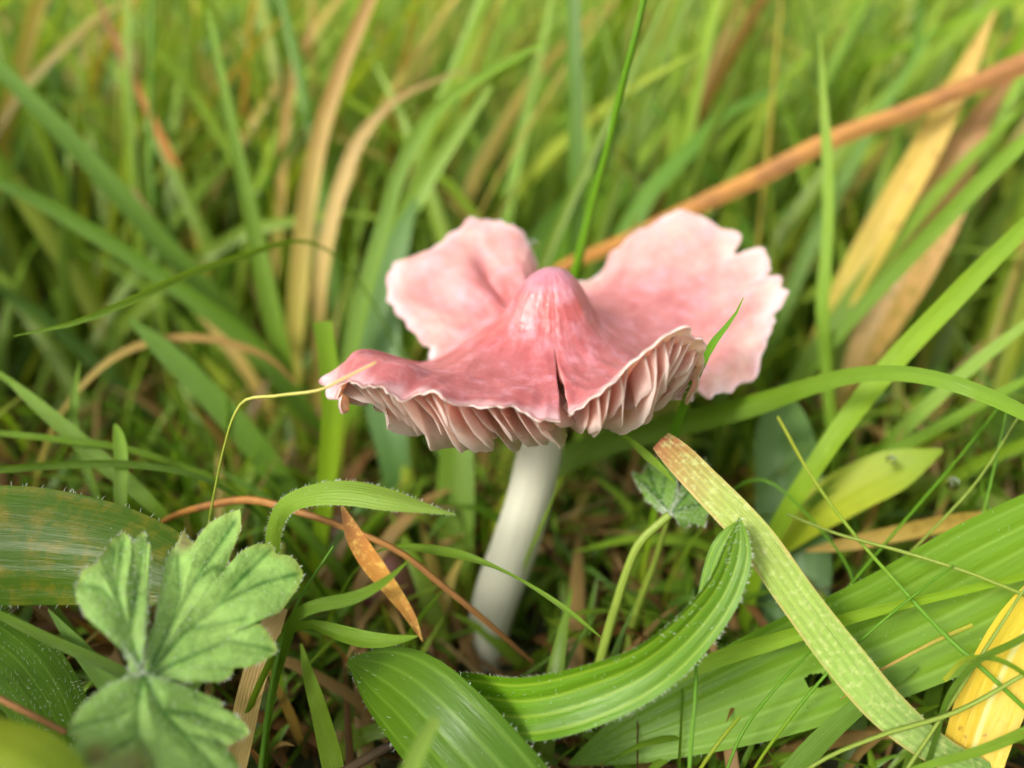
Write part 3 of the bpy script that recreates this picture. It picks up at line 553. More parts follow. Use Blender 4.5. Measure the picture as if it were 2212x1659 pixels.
stalk('grass_stalk', 'wiry green stem with dark nodes crossing the yellow leaf', 'stalk', 'stem_gr', [(1680, 900, 6), (1760, 1040, 7), (1850, 1160, 8), (1940, 1262, 9), (2040, 1370, 10), (2130, 1452, 10), (2230, 1545, 10), (2340, 1640, 10)], (9.8, 9.6, 9.3, 8.9, 8.5, 8.2, 8.0, 7.9), root=False)
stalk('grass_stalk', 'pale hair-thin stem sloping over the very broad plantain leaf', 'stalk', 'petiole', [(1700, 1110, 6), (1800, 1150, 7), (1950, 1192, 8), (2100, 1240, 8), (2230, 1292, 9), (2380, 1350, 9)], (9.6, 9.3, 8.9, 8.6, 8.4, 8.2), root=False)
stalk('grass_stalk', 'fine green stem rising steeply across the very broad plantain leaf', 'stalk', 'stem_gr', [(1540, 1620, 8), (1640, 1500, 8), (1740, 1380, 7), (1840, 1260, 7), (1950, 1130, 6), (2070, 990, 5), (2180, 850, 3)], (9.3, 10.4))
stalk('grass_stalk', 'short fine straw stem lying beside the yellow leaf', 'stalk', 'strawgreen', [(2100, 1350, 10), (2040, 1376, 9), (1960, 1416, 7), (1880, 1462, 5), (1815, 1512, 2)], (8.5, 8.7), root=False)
stalk('grass_stalk', 'thin green stem below the ribbed curling leaf', 'stalk', 'stem_gr', [(1486, 1720, 9), (1492, 1620, 9), (1500, 1530, 8), (1506, 1396, 6)], (7.8, 8.2))
ribbon('grass_leaf', 'dark narrow blade curving in front of the yellow leaf', 'grass blade', 'dark', [(1980, 1720, 10), (2020, 1600, 11), (2052, 1500, 12), (2110, 1430, 13), (2200, 1384, 14), (2320, 1300, 10)], (8.2, 8.0), .2, .3)
ribbon('grass_leaf', 'thin green blade bowed beneath the yellow leaf', 'grass blade', 'green', [(2040, 1470, 9), (2090, 1424, 11), (2150, 1424, 11), (2220, 1460, 10), (2300, 1520, 6)], (8.2, 7.9), .2, .3, root=False)
ribbon('grass_leaf', 'green blade under the mottled blade near the bottom twigs', 'grass blade', 'blue', [(1640, 1760, 50), (1720, 1660, 46), (1800, 1575, 40), (1890, 1500, 34), (1980, 1440, 8)], (8.6, 9.0), .3, .25, nu=7)
ribbon('grass_leaf', 'green blade running out below the yellow leaf', 'grass blade', 'green', [(2420, 1480, 22), (2260, 1560, 22), (2120, 1620, 20), (1980, 1660, 14), (1880, 1700, 4)], (7.9, 8.1), .2, .3)
LBS = ('fine green stalk leaning right across the middle of the very broad plantain leaf', 'fine pale stalk standing steeply in front of the yellow leaf', 'short fine stalk under the narrow end of the very broad plantain leaf',
  'fine pale stalk slanting above the yellow streaked blade', 'almost upright fine stalk above the yellow leaf', 'pale stalk lying low over the foot of the yellow leaf', 'fine drooping stalk in front of the dull grey green leaf')
for k_, (pts, t) in enumerate((
  ([(1700, 1560, 7), (1800, 1440, 7), (1920, 1330, 6), (2060, 1220, 4)], (8.9, 8.6)), ([(1960, 1660, 8), (2040, 1540, 8), (2130, 1400, 7), (2240, 1230, 5)], (8.1, 8.3)),
  ([(1560, 1690, 7), (1600, 1590, 7), (1690, 1470, 6), (1790, 1370, 3)], (8.6, 9.0)), ([(1900, 1260, 6), (2000, 1160, 6), (2110, 1040, 5), (2200, 900, 3)], (9.9, 9.7)),
  ([(2060, 1300, 6), (2110, 1160, 6), (2150, 1000, 5), (2180, 860, 3)], (9.8, 9.9)), ([(1780, 1640, 9), (1900, 1590, 10), (2060, 1540, 10), (2240, 1440, 8)], (8.3, 8.0)),
  ([(1660, 1040, 6), (1760, 1130, 6), (1838, 1240, 6), (1852, 1340, 4)], (10.4, 9.9)))):
    stalk('grass_stalk', LBS[k_], 'stalk', ('stem_gr', 'petiole')[k_ % 2], pts, t, k_ not in (4,), 'fine stalks criss-crossing on the right', n=30, m=6)
# --- blades along the left side
ribbon('grass_leaf', 'sharp green blade tip reaching left over the blurred grass', 'grass blade', 'green', [(640, 520, 8), (520, 554, 14), (400, 594, 18), (300, 640, 18), (170, 694, 14), (28, 726, 2)], (11.5, 10.8, 10.2, 9.8, 9.5, 9.3), .35, .3)
ribbon('grass_leaf', 'wide blue green blade slanting down from the left edge', 'grass blade', 'blue', [(560, 760, 40), (500, 690, 46), (400, 580, 48), (300, 466, 46), (200, 354, 42), (90, 240, 38), (-30, 120, 30), (-150, 20, 12)], (15, 13), .2, .3, nu=7)
ribbon('grass_leaf', 'grey green blade sloping below the wide blue green blade', 'grass blade', 'blue', [(640, 860, 40), (560, 762, 42), (440, 660, 42), (310, 570, 40), (190, 494, 38), (80, 430, 34), (-40, 376, 28), (-180, 320, 10)], (14.2, 12.6), .25, .3, nu=7)
ribbon('grass_leaf', 'blurred grey green blade running down behind the pale lime blade', 'grass blade', 'blue', [(760, 1330, 44), (700, 1210, 50), (630, 1080, 54), (550, 960, 56), (450, 850, 54), (360, 760, 46), (280, 690, 10)], (12.8, 12.2), .3, .2, nu=7)
ribbon('dry_leaf', 'tall straw blade with a brown upper half left of the cap', 'grass blade', 'strawgreen', [(634, 800, 34), (640, 700, 40), (652, 560, 42), (668, 420, 42), (696, 280, 38), (742, 140, 34), (800, 0, 26), (840, -90, 8)], (15.4, 14.6), .2, .35, nu=7)
ribbon('dry_leaf', 'curved pinkish straw blade beside the tall straw blade', 'grass blade', 'straw', [(688, 720, 24), (694, 610, 32), (712, 500, 34), (742, 390, 34), (778, 300, 28), (840, 228, 16), (1000, 150, 4)], (15.0, 14.6), .2, .3)
ribbon('grass_leaf', 'green blade bowing from the brown straw toward the left grass', 'grass blade', 'green', [(640, 900, 30), (612, 780, 38), (584, 660, 40), (556, 530, 36), (528, 400, 30), (500, 270, 24), (476, 150, 18), (450, 20, 8)], (14.4, 13.6), .2, .3)
ribbon('grass_leaf', 'slender blade turning from green to brown at its bent top', 'grass blade', 'greenbrown', [(452, 640, 14), (434, 540, 17), (410, 440, 19), (366, 336, 18), (306, 212, 16), (252, 92, 14), (208, -10, 8)], (16.4, 15.6), .2, .3)
stalk('grass_stalk', 'thin dark upright stem among the left background grass', 'stalk', 'stem_gr', [(330, 420, 9), (326, 240, 9), (327, 100, 9), (330, -40, 8)], (15.2, 14.8))
ribbon('dry_leaf', 'short yellow blade tip in the left background grass', 'grass blade', 'straw', [(520, 780, 26), (450, 680, 32), (390, 582, 34), (332, 490, 26), (284, 402, 3)], (15.6, 15.0), .2, .3)
ribbon('grass_leaf', 'arching green blade directly left of the cap', 'grass blade', 'green', [(742, 860, 34), (766, 730, 38), (798, 600, 38), (830, 490, 36), (858, 390, 34), (900, 296, 32), (960, 222, 28), (1060, 154, 22), (1180, 90, 6)], (13.4, 13.0), .25, .3, nu=7)
ribbon('grass_leaf', 'pale blade parallel to the arching green blade', 'grass blade', 'light', [(780, 780, 36), (820, 610, 42), (862, 500, 44), (920, 390, 40), (980, 300, 32), (1060, 186, 12)], (14.4, 14.0), .25, .3, nu=7)
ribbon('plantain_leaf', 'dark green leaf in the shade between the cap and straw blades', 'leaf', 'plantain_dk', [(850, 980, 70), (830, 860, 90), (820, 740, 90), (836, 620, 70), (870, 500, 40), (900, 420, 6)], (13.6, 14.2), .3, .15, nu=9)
ribbon('grass_leaf', 'broad green blade standing just left of the white stem', 'grass blade', 'green', [(978, 1440, 70), (984, 1300, 80), (984, 1160, 82), (986, 1020, 80), (990, 900, 70), (1000, 780, 40)], (12.4, 12.8), .1, .2, nu=7)
ribbon('grass_leaf', 'dull arched blade turning straw beside the left tussock', 'grass blade', 'strawgreen', [(180, 830, 12), (250, 770, 16), (330, 738, 18), (430, 730, 18), (510, 746, 17), (580, 775, 14), (640, 830, 8)], (12.2, 13), .4, .3)
ribbon('grass_leaf', 'jointed green blade sloping down above the broad yellowish leaf', 'grass blade', 'green', [(330, 1090, 28), (280, 1044, 34), (220, 996, 36), (150, 934, 34), (74, 868, 26), (20, 822, 14), (-60, 770, 14)], (10.4, 10.8), .25, .3)
ribbon('grass_leaf', 'upright blade with curled tip above the broad yellowish leaf', 'grass blade', 'green', [(200, 1050, 16), (178, 990, 20), (160, 930, 22), (160, 870, 17), (172, 780, 2)], (10.8, 11.2), .3, .4)
ribbon('grass_leaf', 'blunt upright leaf tip above the broad yellowish leaf', 'grass blade', 'green', [(262, 1130, 22), (260, 1060, 27), (262, 990, 28), (256, 940, 22), (248, 916, 5)], (9.6, 10.2), .1, .3)
ribbon('grass_leaf', 'thin green blade lying level through the left grass', 'grass blade', 'green', [(480, 1040, 10), (390, 1005, 13), (260, 966, 14), (120, 948, 14), (-20, 934, 12), (-140, 930, 4)], (10.6, 10.2), .3, .3)
ribbon('grass_leaf', 'darker level blade resting on the broad yellowish leaf', 'grass blade', 'dark', [(430, 1030, 12), (300, 1004, 16), (150, 1003, 18), (0, 1014, 16), (-140, 1030, 6)], (9.8, 9.6), .3, .3)
ribbon('plantain_leaf', 'faint broad leaf standing behind the upright green stem', 'leaf', 'plantain_lt', [(1290, 620, 60), (1310, 480, 100), (1330, 340, 106), (1370, 200, 80), (1420, 80, 8)], (21, 20), .2, .15, nu=9)
ribbon('plantain_leaf', 'shaded broad leaf hidden behind the boss of the cap', 'leaf', 'plantain', [(1120, 700, 60), (1170, 560, 100), (1230, 480, 110), (1310, 420, 90), (1380, 390, 10)], (16, 17), .4, .15, nu=9)
for pts, t, mt, lb in (
  ([(1080, 620, 20), (1098, 460, 24), (1130, 280, 24), (1164, 130, 20), (1196, -20, 12)], (17, 16.4), 'light', 'pale blade straight behind the left back petal'),
  ([(1300, 560, 18), (1276, 420, 22), (1266, 260, 22), (1238, 120, 18), (1180, 90, 6)], (18, 17.4), 'light', 'pale blade hooked over behind the upright green stem'),
  ([(1640, 620, 24), (1600, 440, 28), (1570, 280, 26), (1530, 150, 16), (1480, 80, 4)], (19, 18), 'green', 'green blade hooked left beyond the orange brown stalk'),
  ([(900, 560, 24), (980, 420, 28), (1060, 300, 26), (1180, 170, 16), (1320, 60, 3)], (18, 17), 'green', 'green blade leaning right behind the arching left blades'),
  ([(1560, 640, 26), (1640, 470, 32), (1720, 300, 32), (1800, 140, 26), (1880, -20, 10)], (18, 17), 'green', 'straight blade leaning right beyond the orange brown stalk'),
  ([(1660, 760, 28), (1720, 600, 34), (1800, 430, 34), (1900, 250, 28), (2020, 60, 8)], (16, 15), 'blue', 'blue green blade leaning right behind the pale upright blade'),
  ([(1700, 860, 30), (1800, 700, 36), (1920, 540, 36), (2060, 380, 28), (2220, 220, 8)], (15, 14), 'green', 'green blade leaning right between the straw and dewy blades'),
  ([(590, 620, 18), (606, 440, 22), (612, 300, 22), (630, 180, 18), (680, 40, 8)], (17, 16), 'strawgreen', 'yellowing blade behind the tall straw blade'),
  ([(1900, 980, 26), (1980, 900, 30), (2090, 800, 30), (2230, 690, 20)], (12, 11), 'light', 'pale green blade under the bright lime blade'),
  ([(1760, 1080, 20), (1880, 1000, 24), (2020, 930, 26), (2160, 850, 22), (2300, 780, 10)], (11.6, 11), 'green', 'slim green blade rising over the lemon green leaf')):
    ribbon('grass_leaf', lb, 'grass blade', mt, pts, t, .25, .3)

ribbon('dry_leaf', 'blurred pale pinkish dead leaf in the far left grass', 'leaf', 'straw', [(150, 190, 20), (170, 130, 46), (200, 70, 52), (226, 14, 12)], (24, 24), .2, .2)
ribbon('dry_leaf', 'small blurred dead leaf bit beside the bent brown blade top', 'leaf', 'straw', [(290, 150, 14), (272, 105, 44), (256, 78, 40), (240, 56, 6)], (23, 23), .2, .2)
# --- the lobed hairy leaf
N = NT('lobed_leaf'); a = N.n('Attribute', attribute_name='Col'); nb = N.noise(900, 4); nl = N.noise(220, 3)
c = N.mix(N.ramp(nl, [(0.35, (0, 0, 0)), (0.7, (0.5, 0.5, 0.5))]), a.outputs['Color'], (0.28, 0.46, 0.15)); f = N.math('ADD', N.math('MULTIPLY', nb, 0.9), 0.55)
M['lobed'] = thin_leaf(N, N.mix(1.0, c, N.vec(f, f, f), 'MULTIPLY'), 0.6, 0.18, bump=nb, bdist=0.0005, spec=0.25)
LC = P(330, 1385, 7.35); LN = unit(.60 * unit(CAM - LC) + .40 * np.array([0, 0, 1.0]) + np.array([.05, 0, 0]))
def onleaf(x, y, lift=0.0):
    r = ray(88.5 + .3707 * x, 1044.1 + .3707 * y); return CAM + r * (((LC - CAM) @ LN) / (r @ LN)) + LN * lift
def seg_d(p, poly):
    best = np.full(len(p), 1e9); par = np.zeros(len(p))
    for a, b in zip(poly[:-1], poly[1:]):
        a = np.array(a, float); b = np.array(b, float); tt = np.clip(((p - a) @ (b - a)) / ((b - a) @ (b - a)), 0, 1)
        best = np.minimum(best, np.linalg.norm(p - a - tt[:, None] * (b - a), axis=1))
    return best
leafbase = onleaf(585, 1110)
leafE = empty('lobed_leaf', [leafbase[0], leafbase[1] , 0]); tag(leafE, 'pale hairy green leaf of three toothed lobes in the foreground', 'leaf')
LB = np.array(leafE.location) / S
def leaflet(center, outline, veins, lab, seed, brown=None):
    pts = np.array(outline + outline[:1], float); ch = chord(pts); n = 260
    O = np.stack([np.interp(np.linspace(0, ch[-1], n), ch, pts[:, k]) for k in (0, 1)], -1)[:-1]; n -= 1
    ker = np.array([1, 2, 3, 2, 1]) / 9.0
    O = np.stack([np.convolve(np.concatenate([O[-2:, k], O[:, k], O[:2, k]]), ker, 'valid') for k in (0, 1)], -1)
    O += np.stack([noise1(n, seed, 60), noise1(n, seed + 1, 60)], -1) * 5
    m = 36; s = np.linspace(0, 1, m) ** .8; cc = np.array(center, float)
    G2 = cc + (O[:, None] - cc) * s[None, :, None]; flat = G2.reshape(-1, 2)
    dv = np.min([seg_d(flat, v) for v in veins], 0)
    r = np.random.default_rng(seed); ph = r.uniform(0, 6, 4)
    lift = .055 * (1 - np.exp(-(dv / 55) ** 2)) + .03 * np.sin(flat[:, 0] / 90 + ph[0]) * np.sin(flat[:, 1] / 110 + ph[1]) + .10 * np.sin(flat[:, 0] / 330 + ph[2])
    edge = np.repeat(np.tile(s, n)[:, None], 1, 1)[:, 0]; lift -= .05 * edge ** 4
    V = np.array([onleaf(x, y, l) for (x, y), l in zip(flat, lift)])
    vm = np.exp(-(dv / 15) ** 2)[:, None]; base = np.array([.19, .37, .10]); vein = np.array([.025, .12, .01])
    C_ = base * (1 - vm) + vein * vm; eb = np.clip((edge - .95) / .05, 0, 1)[:, None] * .6; C_ = C_ * (1 - eb) + np.array([.24, .30, .06]) * eb
    if brown:
        for bx, by, br in brown:
            f = np.exp(-(((flat - [bx, by]) ** 2).sum(1) / br ** 2))[:, None]; C_ = C_ * (1 - .85 * f) + np.array([.15, .075, .05]) * .85 * f
    V = V.reshape(n, m, 3)
    o = link('leaflet', raw_mesh('leaflet', V, grid_faces(n, m, 0, True), None, C_), M['lobed'], leafE, LB)
    hairs(o, np.concatenate([V, V[:1]]), 900, .035, seed + 5, LB, .3, .0028)
leaflet((585, 1100), [(575, 1115), (530, 1120), (490, 1000), (465, 930), (420, 890), (352, 835), (325, 800), (265, 805), (215, 700), (205, 620), (250, 520), (330, 490), (380, 395), (430, 320), (482, 283), (520, 330), (532, 372), (565, 310), (605, 286), (615, 350), (642, 362), (634, 500), (626, 640), (628, 790), (606, 900), (600, 1000)],
        [[(585, 1100), (520, 900), (440, 660), (480, 320)], [(520, 900), (560, 620), (600, 320)], [(480, 780), (360, 640), (240, 600)], [(450, 690), (420, 520), (430, 380)]], None, 41)
leaflet((620, 1098), [(590, 1112), (618, 950), (640, 830), (700, 740), (690, 600), (710, 480), (750, 370), (790, 350), (828, 248), (890, 345), (915, 300), (980, 222), (1060, 182), (1162, 163), (1166, 260), (1120, 390), (1072, 492), (1150, 410), (1250, 365), (1350, 352), (1366, 430), (1440, 440), (1530, 540), (1485, 650), (1450, 690), (1390, 770), (1270, 818), (1215, 835), (1290, 850), (1340, 910), (1378, 982), (1290, 1050), (1190, 1082), (1126, 1066), (1112, 1130), (1030, 1162), (930, 1152), (800, 1150), (680, 1142)],
        [[(620, 1098), (760, 800), (900, 560), (1130, 220)], [(760, 800), (810, 640), (790, 400)], [(620, 1098), (860, 830), (1040, 700), (1280, 590), (1510, 540)], [(1040, 700), (1180, 540), (1340, 390)], [(620, 1098), (900, 990), (1080, 920), (1350, 980)], [(900, 560), (1010, 490), (1070, 500)], [(860, 830), (1000, 820), (1180, 800)]], None, 52, [(835, 330, 55), (830, 265, 40)])
leaflet((600, 1120), [(585, 1105), (690, 1140), (770, 1165), (880, 1200), (1040, 1238), (1065, 1290), (1010, 1345), (1100, 1308), (1200, 1380), (1224, 1440), (1120, 1500), (1066, 1520), (1120, 1560), (1170, 1659), (1180, 1780), (1040, 1880), (800, 1960), (560, 1930), (300, 1830), (150, 1700), (165, 1560), (240, 1505), (165, 1480), (180, 1400), (250, 1310), (330, 1230), (420, 1170), (500, 1135)],
        [[(600, 1120), (560, 1300), (560, 1480), (640, 1600), (700, 1900)], [(600, 1120), (700, 1330), (830, 1450), (1000, 1640), (1100, 1800)], [(560, 1300), (400, 1380), (200, 1430)], [(560, 1480), (380, 1600), (200, 1660)], [(700, 1330), (900, 1330), (1180, 1430)], [(830, 1450), (960, 1480), (1050, 1500)]], None, 63, [(330, 1600, 70), (560, 1640, 90), (450, 1720, 120)])
c = np.array([leafbase, leafbase + [0, .25, -1.2], leafbase + [.1, .35, -2.6], [leafbase[0] + .2, leafbase[1] + .5, -.2]])
V, Fc, uv = tube(c, [.035, .05, .055, .06], 30, 8); link('leaf_stalk', raw_mesh('leaf_stalk', V, Fc, uv), M['petiole'], leafE, LB)

# --- a second lobed leaf in the shade under the cap's right side
LC = P(1450, 1080, 10.0); LN = unit(.5 * unit(CAM - LC) + .5 * np.array([0, 0, 1.0])); K0 = LC.copy()
def onleaf(x, y, lift=0.0):
    r = ray(1446 + .17 * (x - 600), 1112 + .17 * (y - 1110)); return CAM + r * (((LC - CAM) @ LN) / (r @ LN)) + LN * lift
leafbase = onleaf(600, 1110); leafE = empty('lobed_leaf', [leafbase[0], leafbase[1], 0]); tag(leafE, 'dark toothed leaf in the shade beside the rusty blade end', 'leaf'); LB = np.array(leafE.location) / S
N = NT('lobed_leaf_shade_tint'); a = N.n('Attribute', attribute_name='Col'); M['lobed'] = thin_leaf(N, N.mix(1.0, a.outputs['Color'], (.8, .85, .7), 'MULTIPLY'), 0.5, 0.3)  # leaf colour multiplied down, painting in the shade it lies in
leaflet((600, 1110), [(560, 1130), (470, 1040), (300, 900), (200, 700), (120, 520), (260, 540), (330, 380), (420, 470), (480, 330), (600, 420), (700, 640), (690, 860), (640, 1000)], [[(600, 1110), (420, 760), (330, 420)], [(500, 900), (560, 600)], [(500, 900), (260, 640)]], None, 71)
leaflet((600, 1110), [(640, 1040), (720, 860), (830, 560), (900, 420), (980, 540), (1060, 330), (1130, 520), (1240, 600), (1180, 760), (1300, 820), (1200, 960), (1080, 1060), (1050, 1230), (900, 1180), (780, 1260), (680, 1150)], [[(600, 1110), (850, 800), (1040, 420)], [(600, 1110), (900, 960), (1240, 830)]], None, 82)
V, Fc, uv = tube(np.array([leafbase, leafbase + [-.1, .1, -.8], leafbase + [-.3, .2, -1.9], [leafbase[0] - .35, leafbase[1] + .3, -.2]]), [.03, .045, .05, .05], 24, 8); link('leaf_stalk', raw_mesh('leaf_stalk', V, Fc, uv), M['petiole'], leafE, LB)

# --- a young mushroom low behind the dead orange leaf
yb = CAM + ray(836, 1342) * ((CAM[2] - .1) / -ray(836, 1342)[2]); yb[2] = float(ground_z(yb[0], yb[1])) - .05
ym = empty('young_mushroom', yb); tag(ym, 'small dusky pink mushroom button in the shade behind the dead orange leaf', 'mushroom')
an = np.linspace(0, 2*np.pi, 36, endpoint=False); pr = np.array([(0, 1.62), (.10, 1.60), (.22, 1.50), (.34, 1.30), (.43, 1.05), (.49, .80), (.52, .60), (.50, .50), (.44, .50), (.20, .58)])
pr = hermite(np.linspace(0, 1, len(pr)), pr, np.linspace(0, 1, 40))
V = np.stack([pr[None, :, 0] * np.cos(an)[:, None] * (1 + .05 * np.sin(3 * an))[:, None], pr[None, :, 0] * np.sin(an)[:, None], np.broadcast_to(pr[None, :, 1], (36, 40))], -1) + yb
link('cap', raw_mesh('cap', V, grid_faces(36, 40, 0, True)), M['young'], ym, yb)
V, Fc, uv = tube(np.array([yb - [0, 0, .2], yb + [0, 0, .35], yb + [.02, 0, .75]]), [.2, .19, .2], 16, 20); link('stem', raw_mesh('stem', V, Fc, uv), M['stem'], ym, yb)

# --- dew drops
def drop(u, v, t, r, label, group=None):
    c = P(u, v, t); ph = np.linspace(0, np.pi, 17); an = np.linspace(0, 2*np.pi, 24, endpoint=False)
    V = np.stack([np.sin(ph)[None] * np.cos(an)[:, None], np.sin(ph)[None] * np.sin(an)[:, None] , np.broadcast_to(np.cos(ph)[None] * .88, (24, 17))], -1) * r + c
    tag(link('dew_drop', raw_mesh('dew_drop', V, grid_faces(24, 17, 0, True)), M['water'], None, c), label, 'dew drop', group)
drop(1926, 994, 10.9, .075, 'clear dew drop on the lemon green leaf')
drop(2058, 1044, 10.6, .10, 'larger dew drop hanging beside the lemon green leaf')
drop(1151, 527, 12.3, .075, 'white water drop at the edge of the left back petal')

# ------------------------------------------------------------------ the field of grass
def field(name, label, n, sampler, hgt, wdt, lean, curv, seed, palette, K_=6, guard=True, baset=.45):
    r = np.random.default_rng(seed); x, y = sampler(r, n)
    H = r.uniform(*hgt, n) * (1 + .0 * x); W = r.uniform(*wdt, n); az = lean(r, x, y); l0 = np.abs(r.normal(*curv[0], n)); l1 = np.abs(r.normal(*curv[1], n))
    kk = np.linspace(0, 1, K_ + 1); ang = l0[:, None] + l1[:, None] * kk[None] ** 1.5
    ds = H[:, None] / K_; hx = np.cumsum(np.sin(ang) * ds, 1) - np.sin(ang[:, :1]) * ds; hz = np.cumsum(np.cos(ang) * ds, 1) - np.cos(ang[:, :1]) * ds
    sway = r.normal(0, .06, n)[:, None] * H[:, None] * kk[None] ** 2
    dx, dy = np.sin(az), np.cos(az)
    C = np.stack([x[:, None] + hx * dx[:, None] + sway * dy[:, None], y[:, None] + hx * dy[:, None] - sway * dx[:, None], ground_z(x, y)[:, None] - .1 + hz], -1)
    wd = W[:, None] * np.clip(1.35 * (1 - kk[None] ** 2.2), 0.03, 1) * np.clip(.55 + kk[None] * 3, 0, 1)
    fa = az + r.normal(0, .9, n) + math.pi / 2; sx = np.stack([np.sin(fa), np.cos(fa), r.normal(0, .25, n)], -1); sx = unit(sx)
    tg = unit(np.gradient(C, axis=1)); sd_ = unit(sx[:, None] - tg * (tg * sx[:, None]).sum(-1, keepdims=True)); nm = np.cross(sd_, tg)
    V = np.stack([C - sd_ * wd[..., None] / 2, C + nm * wd[..., None] * .18, C + sd_ * wd[..., None] / 2], 2)      # n,K+1,3,3
    if guard:
        u, v, t = project(V.reshape(-1, 3)); inf = (t > 0.3) & (u > -120) & (u < 2330) & (v > -120) & (v < 1780)
        lim = np.where(v > 1350, 9.1, np.where(v > 1250, 9.8, np.where(v > 820, 11.4, np.where((u < 1000) | (u > 1720), 15.4, 13.4)))); m1 = (u > 640) & (u < 1760) & (v > 760) & (v < 1010); lim[m1] = np.maximum(lim[m1], 13.8)
        m2 = (v > 1010) & (v < 1330) & (u > 990) & (u < 1230); lim[m2] = 12.0; m3 = (v >= 1330) & (v < 1450) & (u > 990) & (u < 1130); lim[m3] = 11.5
        bad = (inf & (t < lim)) | ((t > -2) & (t < 7.5) & (np.abs(u - CX) < 1800) & (np.abs(v - CY) < 1400)); bad = bad.reshape(n, -1).any(1)
        near = np.linalg.norm(V.reshape(n, -1, 3) - CAM, axis=-1).min(1) < 6; V = V[~(bad | near)]; sel = ~(bad | near)
    else: sel = np.ones(n, bool)
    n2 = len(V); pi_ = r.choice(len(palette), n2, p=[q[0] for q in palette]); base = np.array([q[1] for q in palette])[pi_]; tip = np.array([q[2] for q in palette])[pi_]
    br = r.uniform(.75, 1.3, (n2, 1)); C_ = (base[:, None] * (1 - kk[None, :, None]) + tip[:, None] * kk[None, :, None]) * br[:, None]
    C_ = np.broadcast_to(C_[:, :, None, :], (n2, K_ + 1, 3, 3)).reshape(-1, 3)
    i, k, j = np.meshgrid(np.arange(n2), np.arange(K_), np.arange(2), indexing='ij'); b = i * (K_ + 1) * 3 + k * 3 + j
    Fc = np.stack([b, b + 1, b + 4, b + 3], -1).reshape(-1, 4)
    uv = np.broadcast_to(np.stack(np.broadcast_arrays(np.array([0, .5, 1])[None, :], kk[:, None]), -1)[None], (n2, K_ + 1, 3, 2)).reshape(-1, 2)
    o = link(name, raw_mesh(name, V.reshape(-1, 3), Fc, uv, C_), M['field']); tag(o, label, 'grass', None, 'stuff'); return V, n2
def wedge(y0, y1, half, slope):
    def f(r, n):
        y = y0 + (y1 - y0) * r.random(n) ** 1.0; x = r.uniform(-1, 1, n) * (half + slope * (y - y0)); return x, y
    return f
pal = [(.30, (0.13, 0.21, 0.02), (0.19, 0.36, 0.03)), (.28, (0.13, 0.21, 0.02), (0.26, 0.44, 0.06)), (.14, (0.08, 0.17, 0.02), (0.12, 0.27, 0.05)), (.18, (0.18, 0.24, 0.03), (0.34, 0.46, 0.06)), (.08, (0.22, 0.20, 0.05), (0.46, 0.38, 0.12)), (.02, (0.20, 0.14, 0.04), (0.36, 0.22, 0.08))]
def lean_fn(r, x, y): return np.where(x > 0, r.normal(1.0, .9, len(x)), r.normal(.3, 1.5, len(x)))
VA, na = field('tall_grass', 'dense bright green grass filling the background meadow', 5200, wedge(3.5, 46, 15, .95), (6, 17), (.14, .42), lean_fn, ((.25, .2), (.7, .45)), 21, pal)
palf = [(.40, (0.16, 0.26, 0.03), (0.26, 0.44, 0.06)), (.30, (0.16, 0.26, 0.03), (0.34, 0.50, 0.10)), (.20, (0.20, 0.28, 0.04), (0.40, 0.50, 0.09)), (.06, (0.22, 0.20, 0.05), (0.52, 0.42, 0.18)), (.04, (0.15, 0.20, 0.03), (0.14, 0.30, 0.04))]  # far tips coloured paler to stand in for light on the grass tops
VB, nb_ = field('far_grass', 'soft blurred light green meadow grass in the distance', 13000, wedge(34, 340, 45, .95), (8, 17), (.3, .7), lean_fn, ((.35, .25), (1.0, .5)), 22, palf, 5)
field('side_grass', 'grass growing beside the mushroom out to the left and right', 1900, lambda r, n: (np.where(r.random(n) < .5, -1, 1) * r.uniform(3.2, 24, n), r.uniform(-16, 12, n)), (4, 13), (.12, .36), lean_fn, ((.3, .25), (.8, .5)), 23, pal)
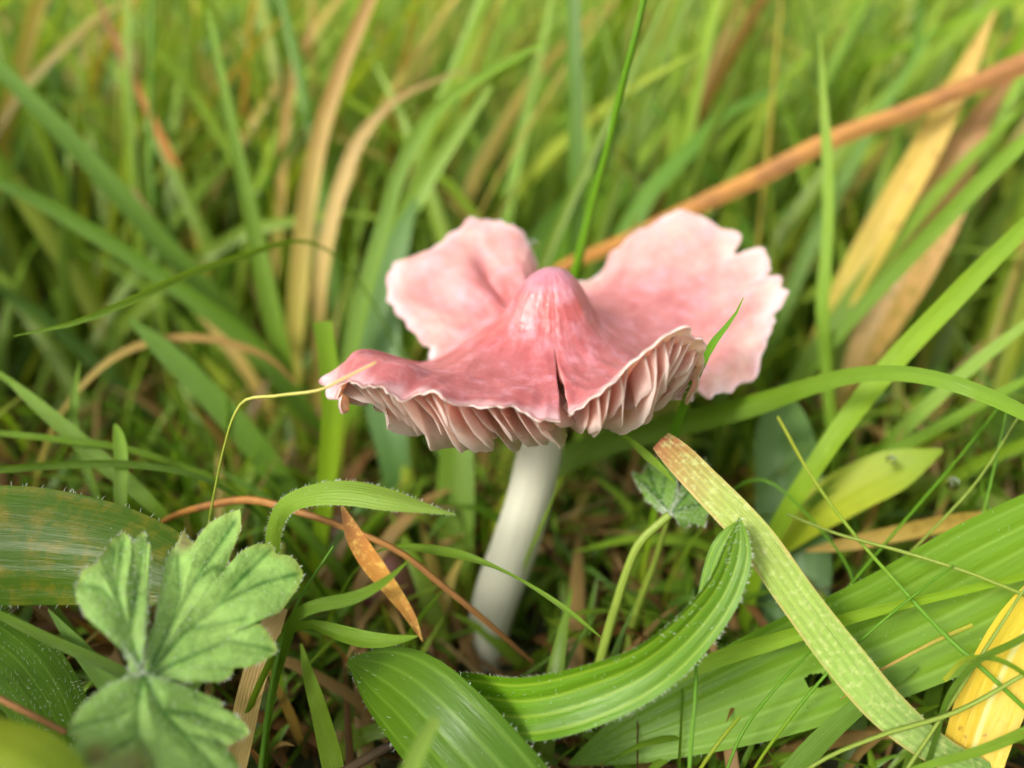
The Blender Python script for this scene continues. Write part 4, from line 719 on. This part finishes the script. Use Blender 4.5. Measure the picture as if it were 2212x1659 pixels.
pal2 = [(.40, (0.08, 0.15, 0.015), (0.10, 0.23, 0.02)), (.25, (0.12, 0.19, 0.02), (0.17, 0.34, 0.03)), (.2, (0.22, 0.15, 0.06), (0.34, 0.24, 0.11)), (.15, (0.13, 0.07, 0.03), (0.22, 0.12, 0.05))]
field('undergrowth', 'short shaded grass and moss close to the soil', 8500, lambda r, n: (r.uniform(-13, 13, n), r.uniform(-6, 12, n)), (0.8, 4.2), (.06, .28), lambda r, x, y: r.uniform(0, 6.28, len(x)), ((.5, .35), (.7, .5)), 24, pal2, 5)
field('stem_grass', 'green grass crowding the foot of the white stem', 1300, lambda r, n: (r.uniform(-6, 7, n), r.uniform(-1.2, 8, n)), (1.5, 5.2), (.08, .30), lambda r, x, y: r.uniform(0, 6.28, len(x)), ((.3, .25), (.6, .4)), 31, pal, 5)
field('thatch', 'dead brown straw matted on the ground', 2600, lambda r, n: (r.uniform(-16, 16, n), r.uniform(-8, 14, n)), (2, 6), (.05, .18), lambda r, x, y: r.uniform(0, 6.28, len(x)), ((1.25, .2), (.35, .25)), 25, [(.5, (0.20, 0.13, 0.06), (0.30, 0.20, 0.10)), (.3, (0.12, 0.07, 0.035), (0.18, 0.10, 0.05)), (.2, (0.30, 0.24, 0.12), (0.40, 0.32, 0.18))], 4)
# dew beads on the background blades
r = np.random.default_rng(77); pick = r.integers(0, len(VA), 760); kk_ = r.integers(2, 6, 760); ph = np.linspace(0, np.pi, 7); an = np.linspace(0, 2*np.pi, 10, endpoint=False)
ball = np.stack([np.sin(ph)[None] * np.cos(an)[:, None], np.sin(ph)[None] * np.sin(an)[:, None], np.broadcast_to(np.cos(ph)[None], (10, 7))], -1).reshape(-1, 3)
cs = VA[pick, kk_, 1]; rad = r.uniform(.025, .075, 760); Vd = (cs[:, None] + ball[None] * rad[:, None, None] + np.array([0, 0, .02])).reshape(-1, 3)
Fd = (grid_faces(10, 7, 0, True)[None] + (np.arange(760) * 70)[:, None, None]).reshape(-1, 4)
tag(link('dew', raw_mesh('dew', Vd, Fd), M['water']), 'tiny dew beads scattered over the background grass', 'dew', None, 'stuff')
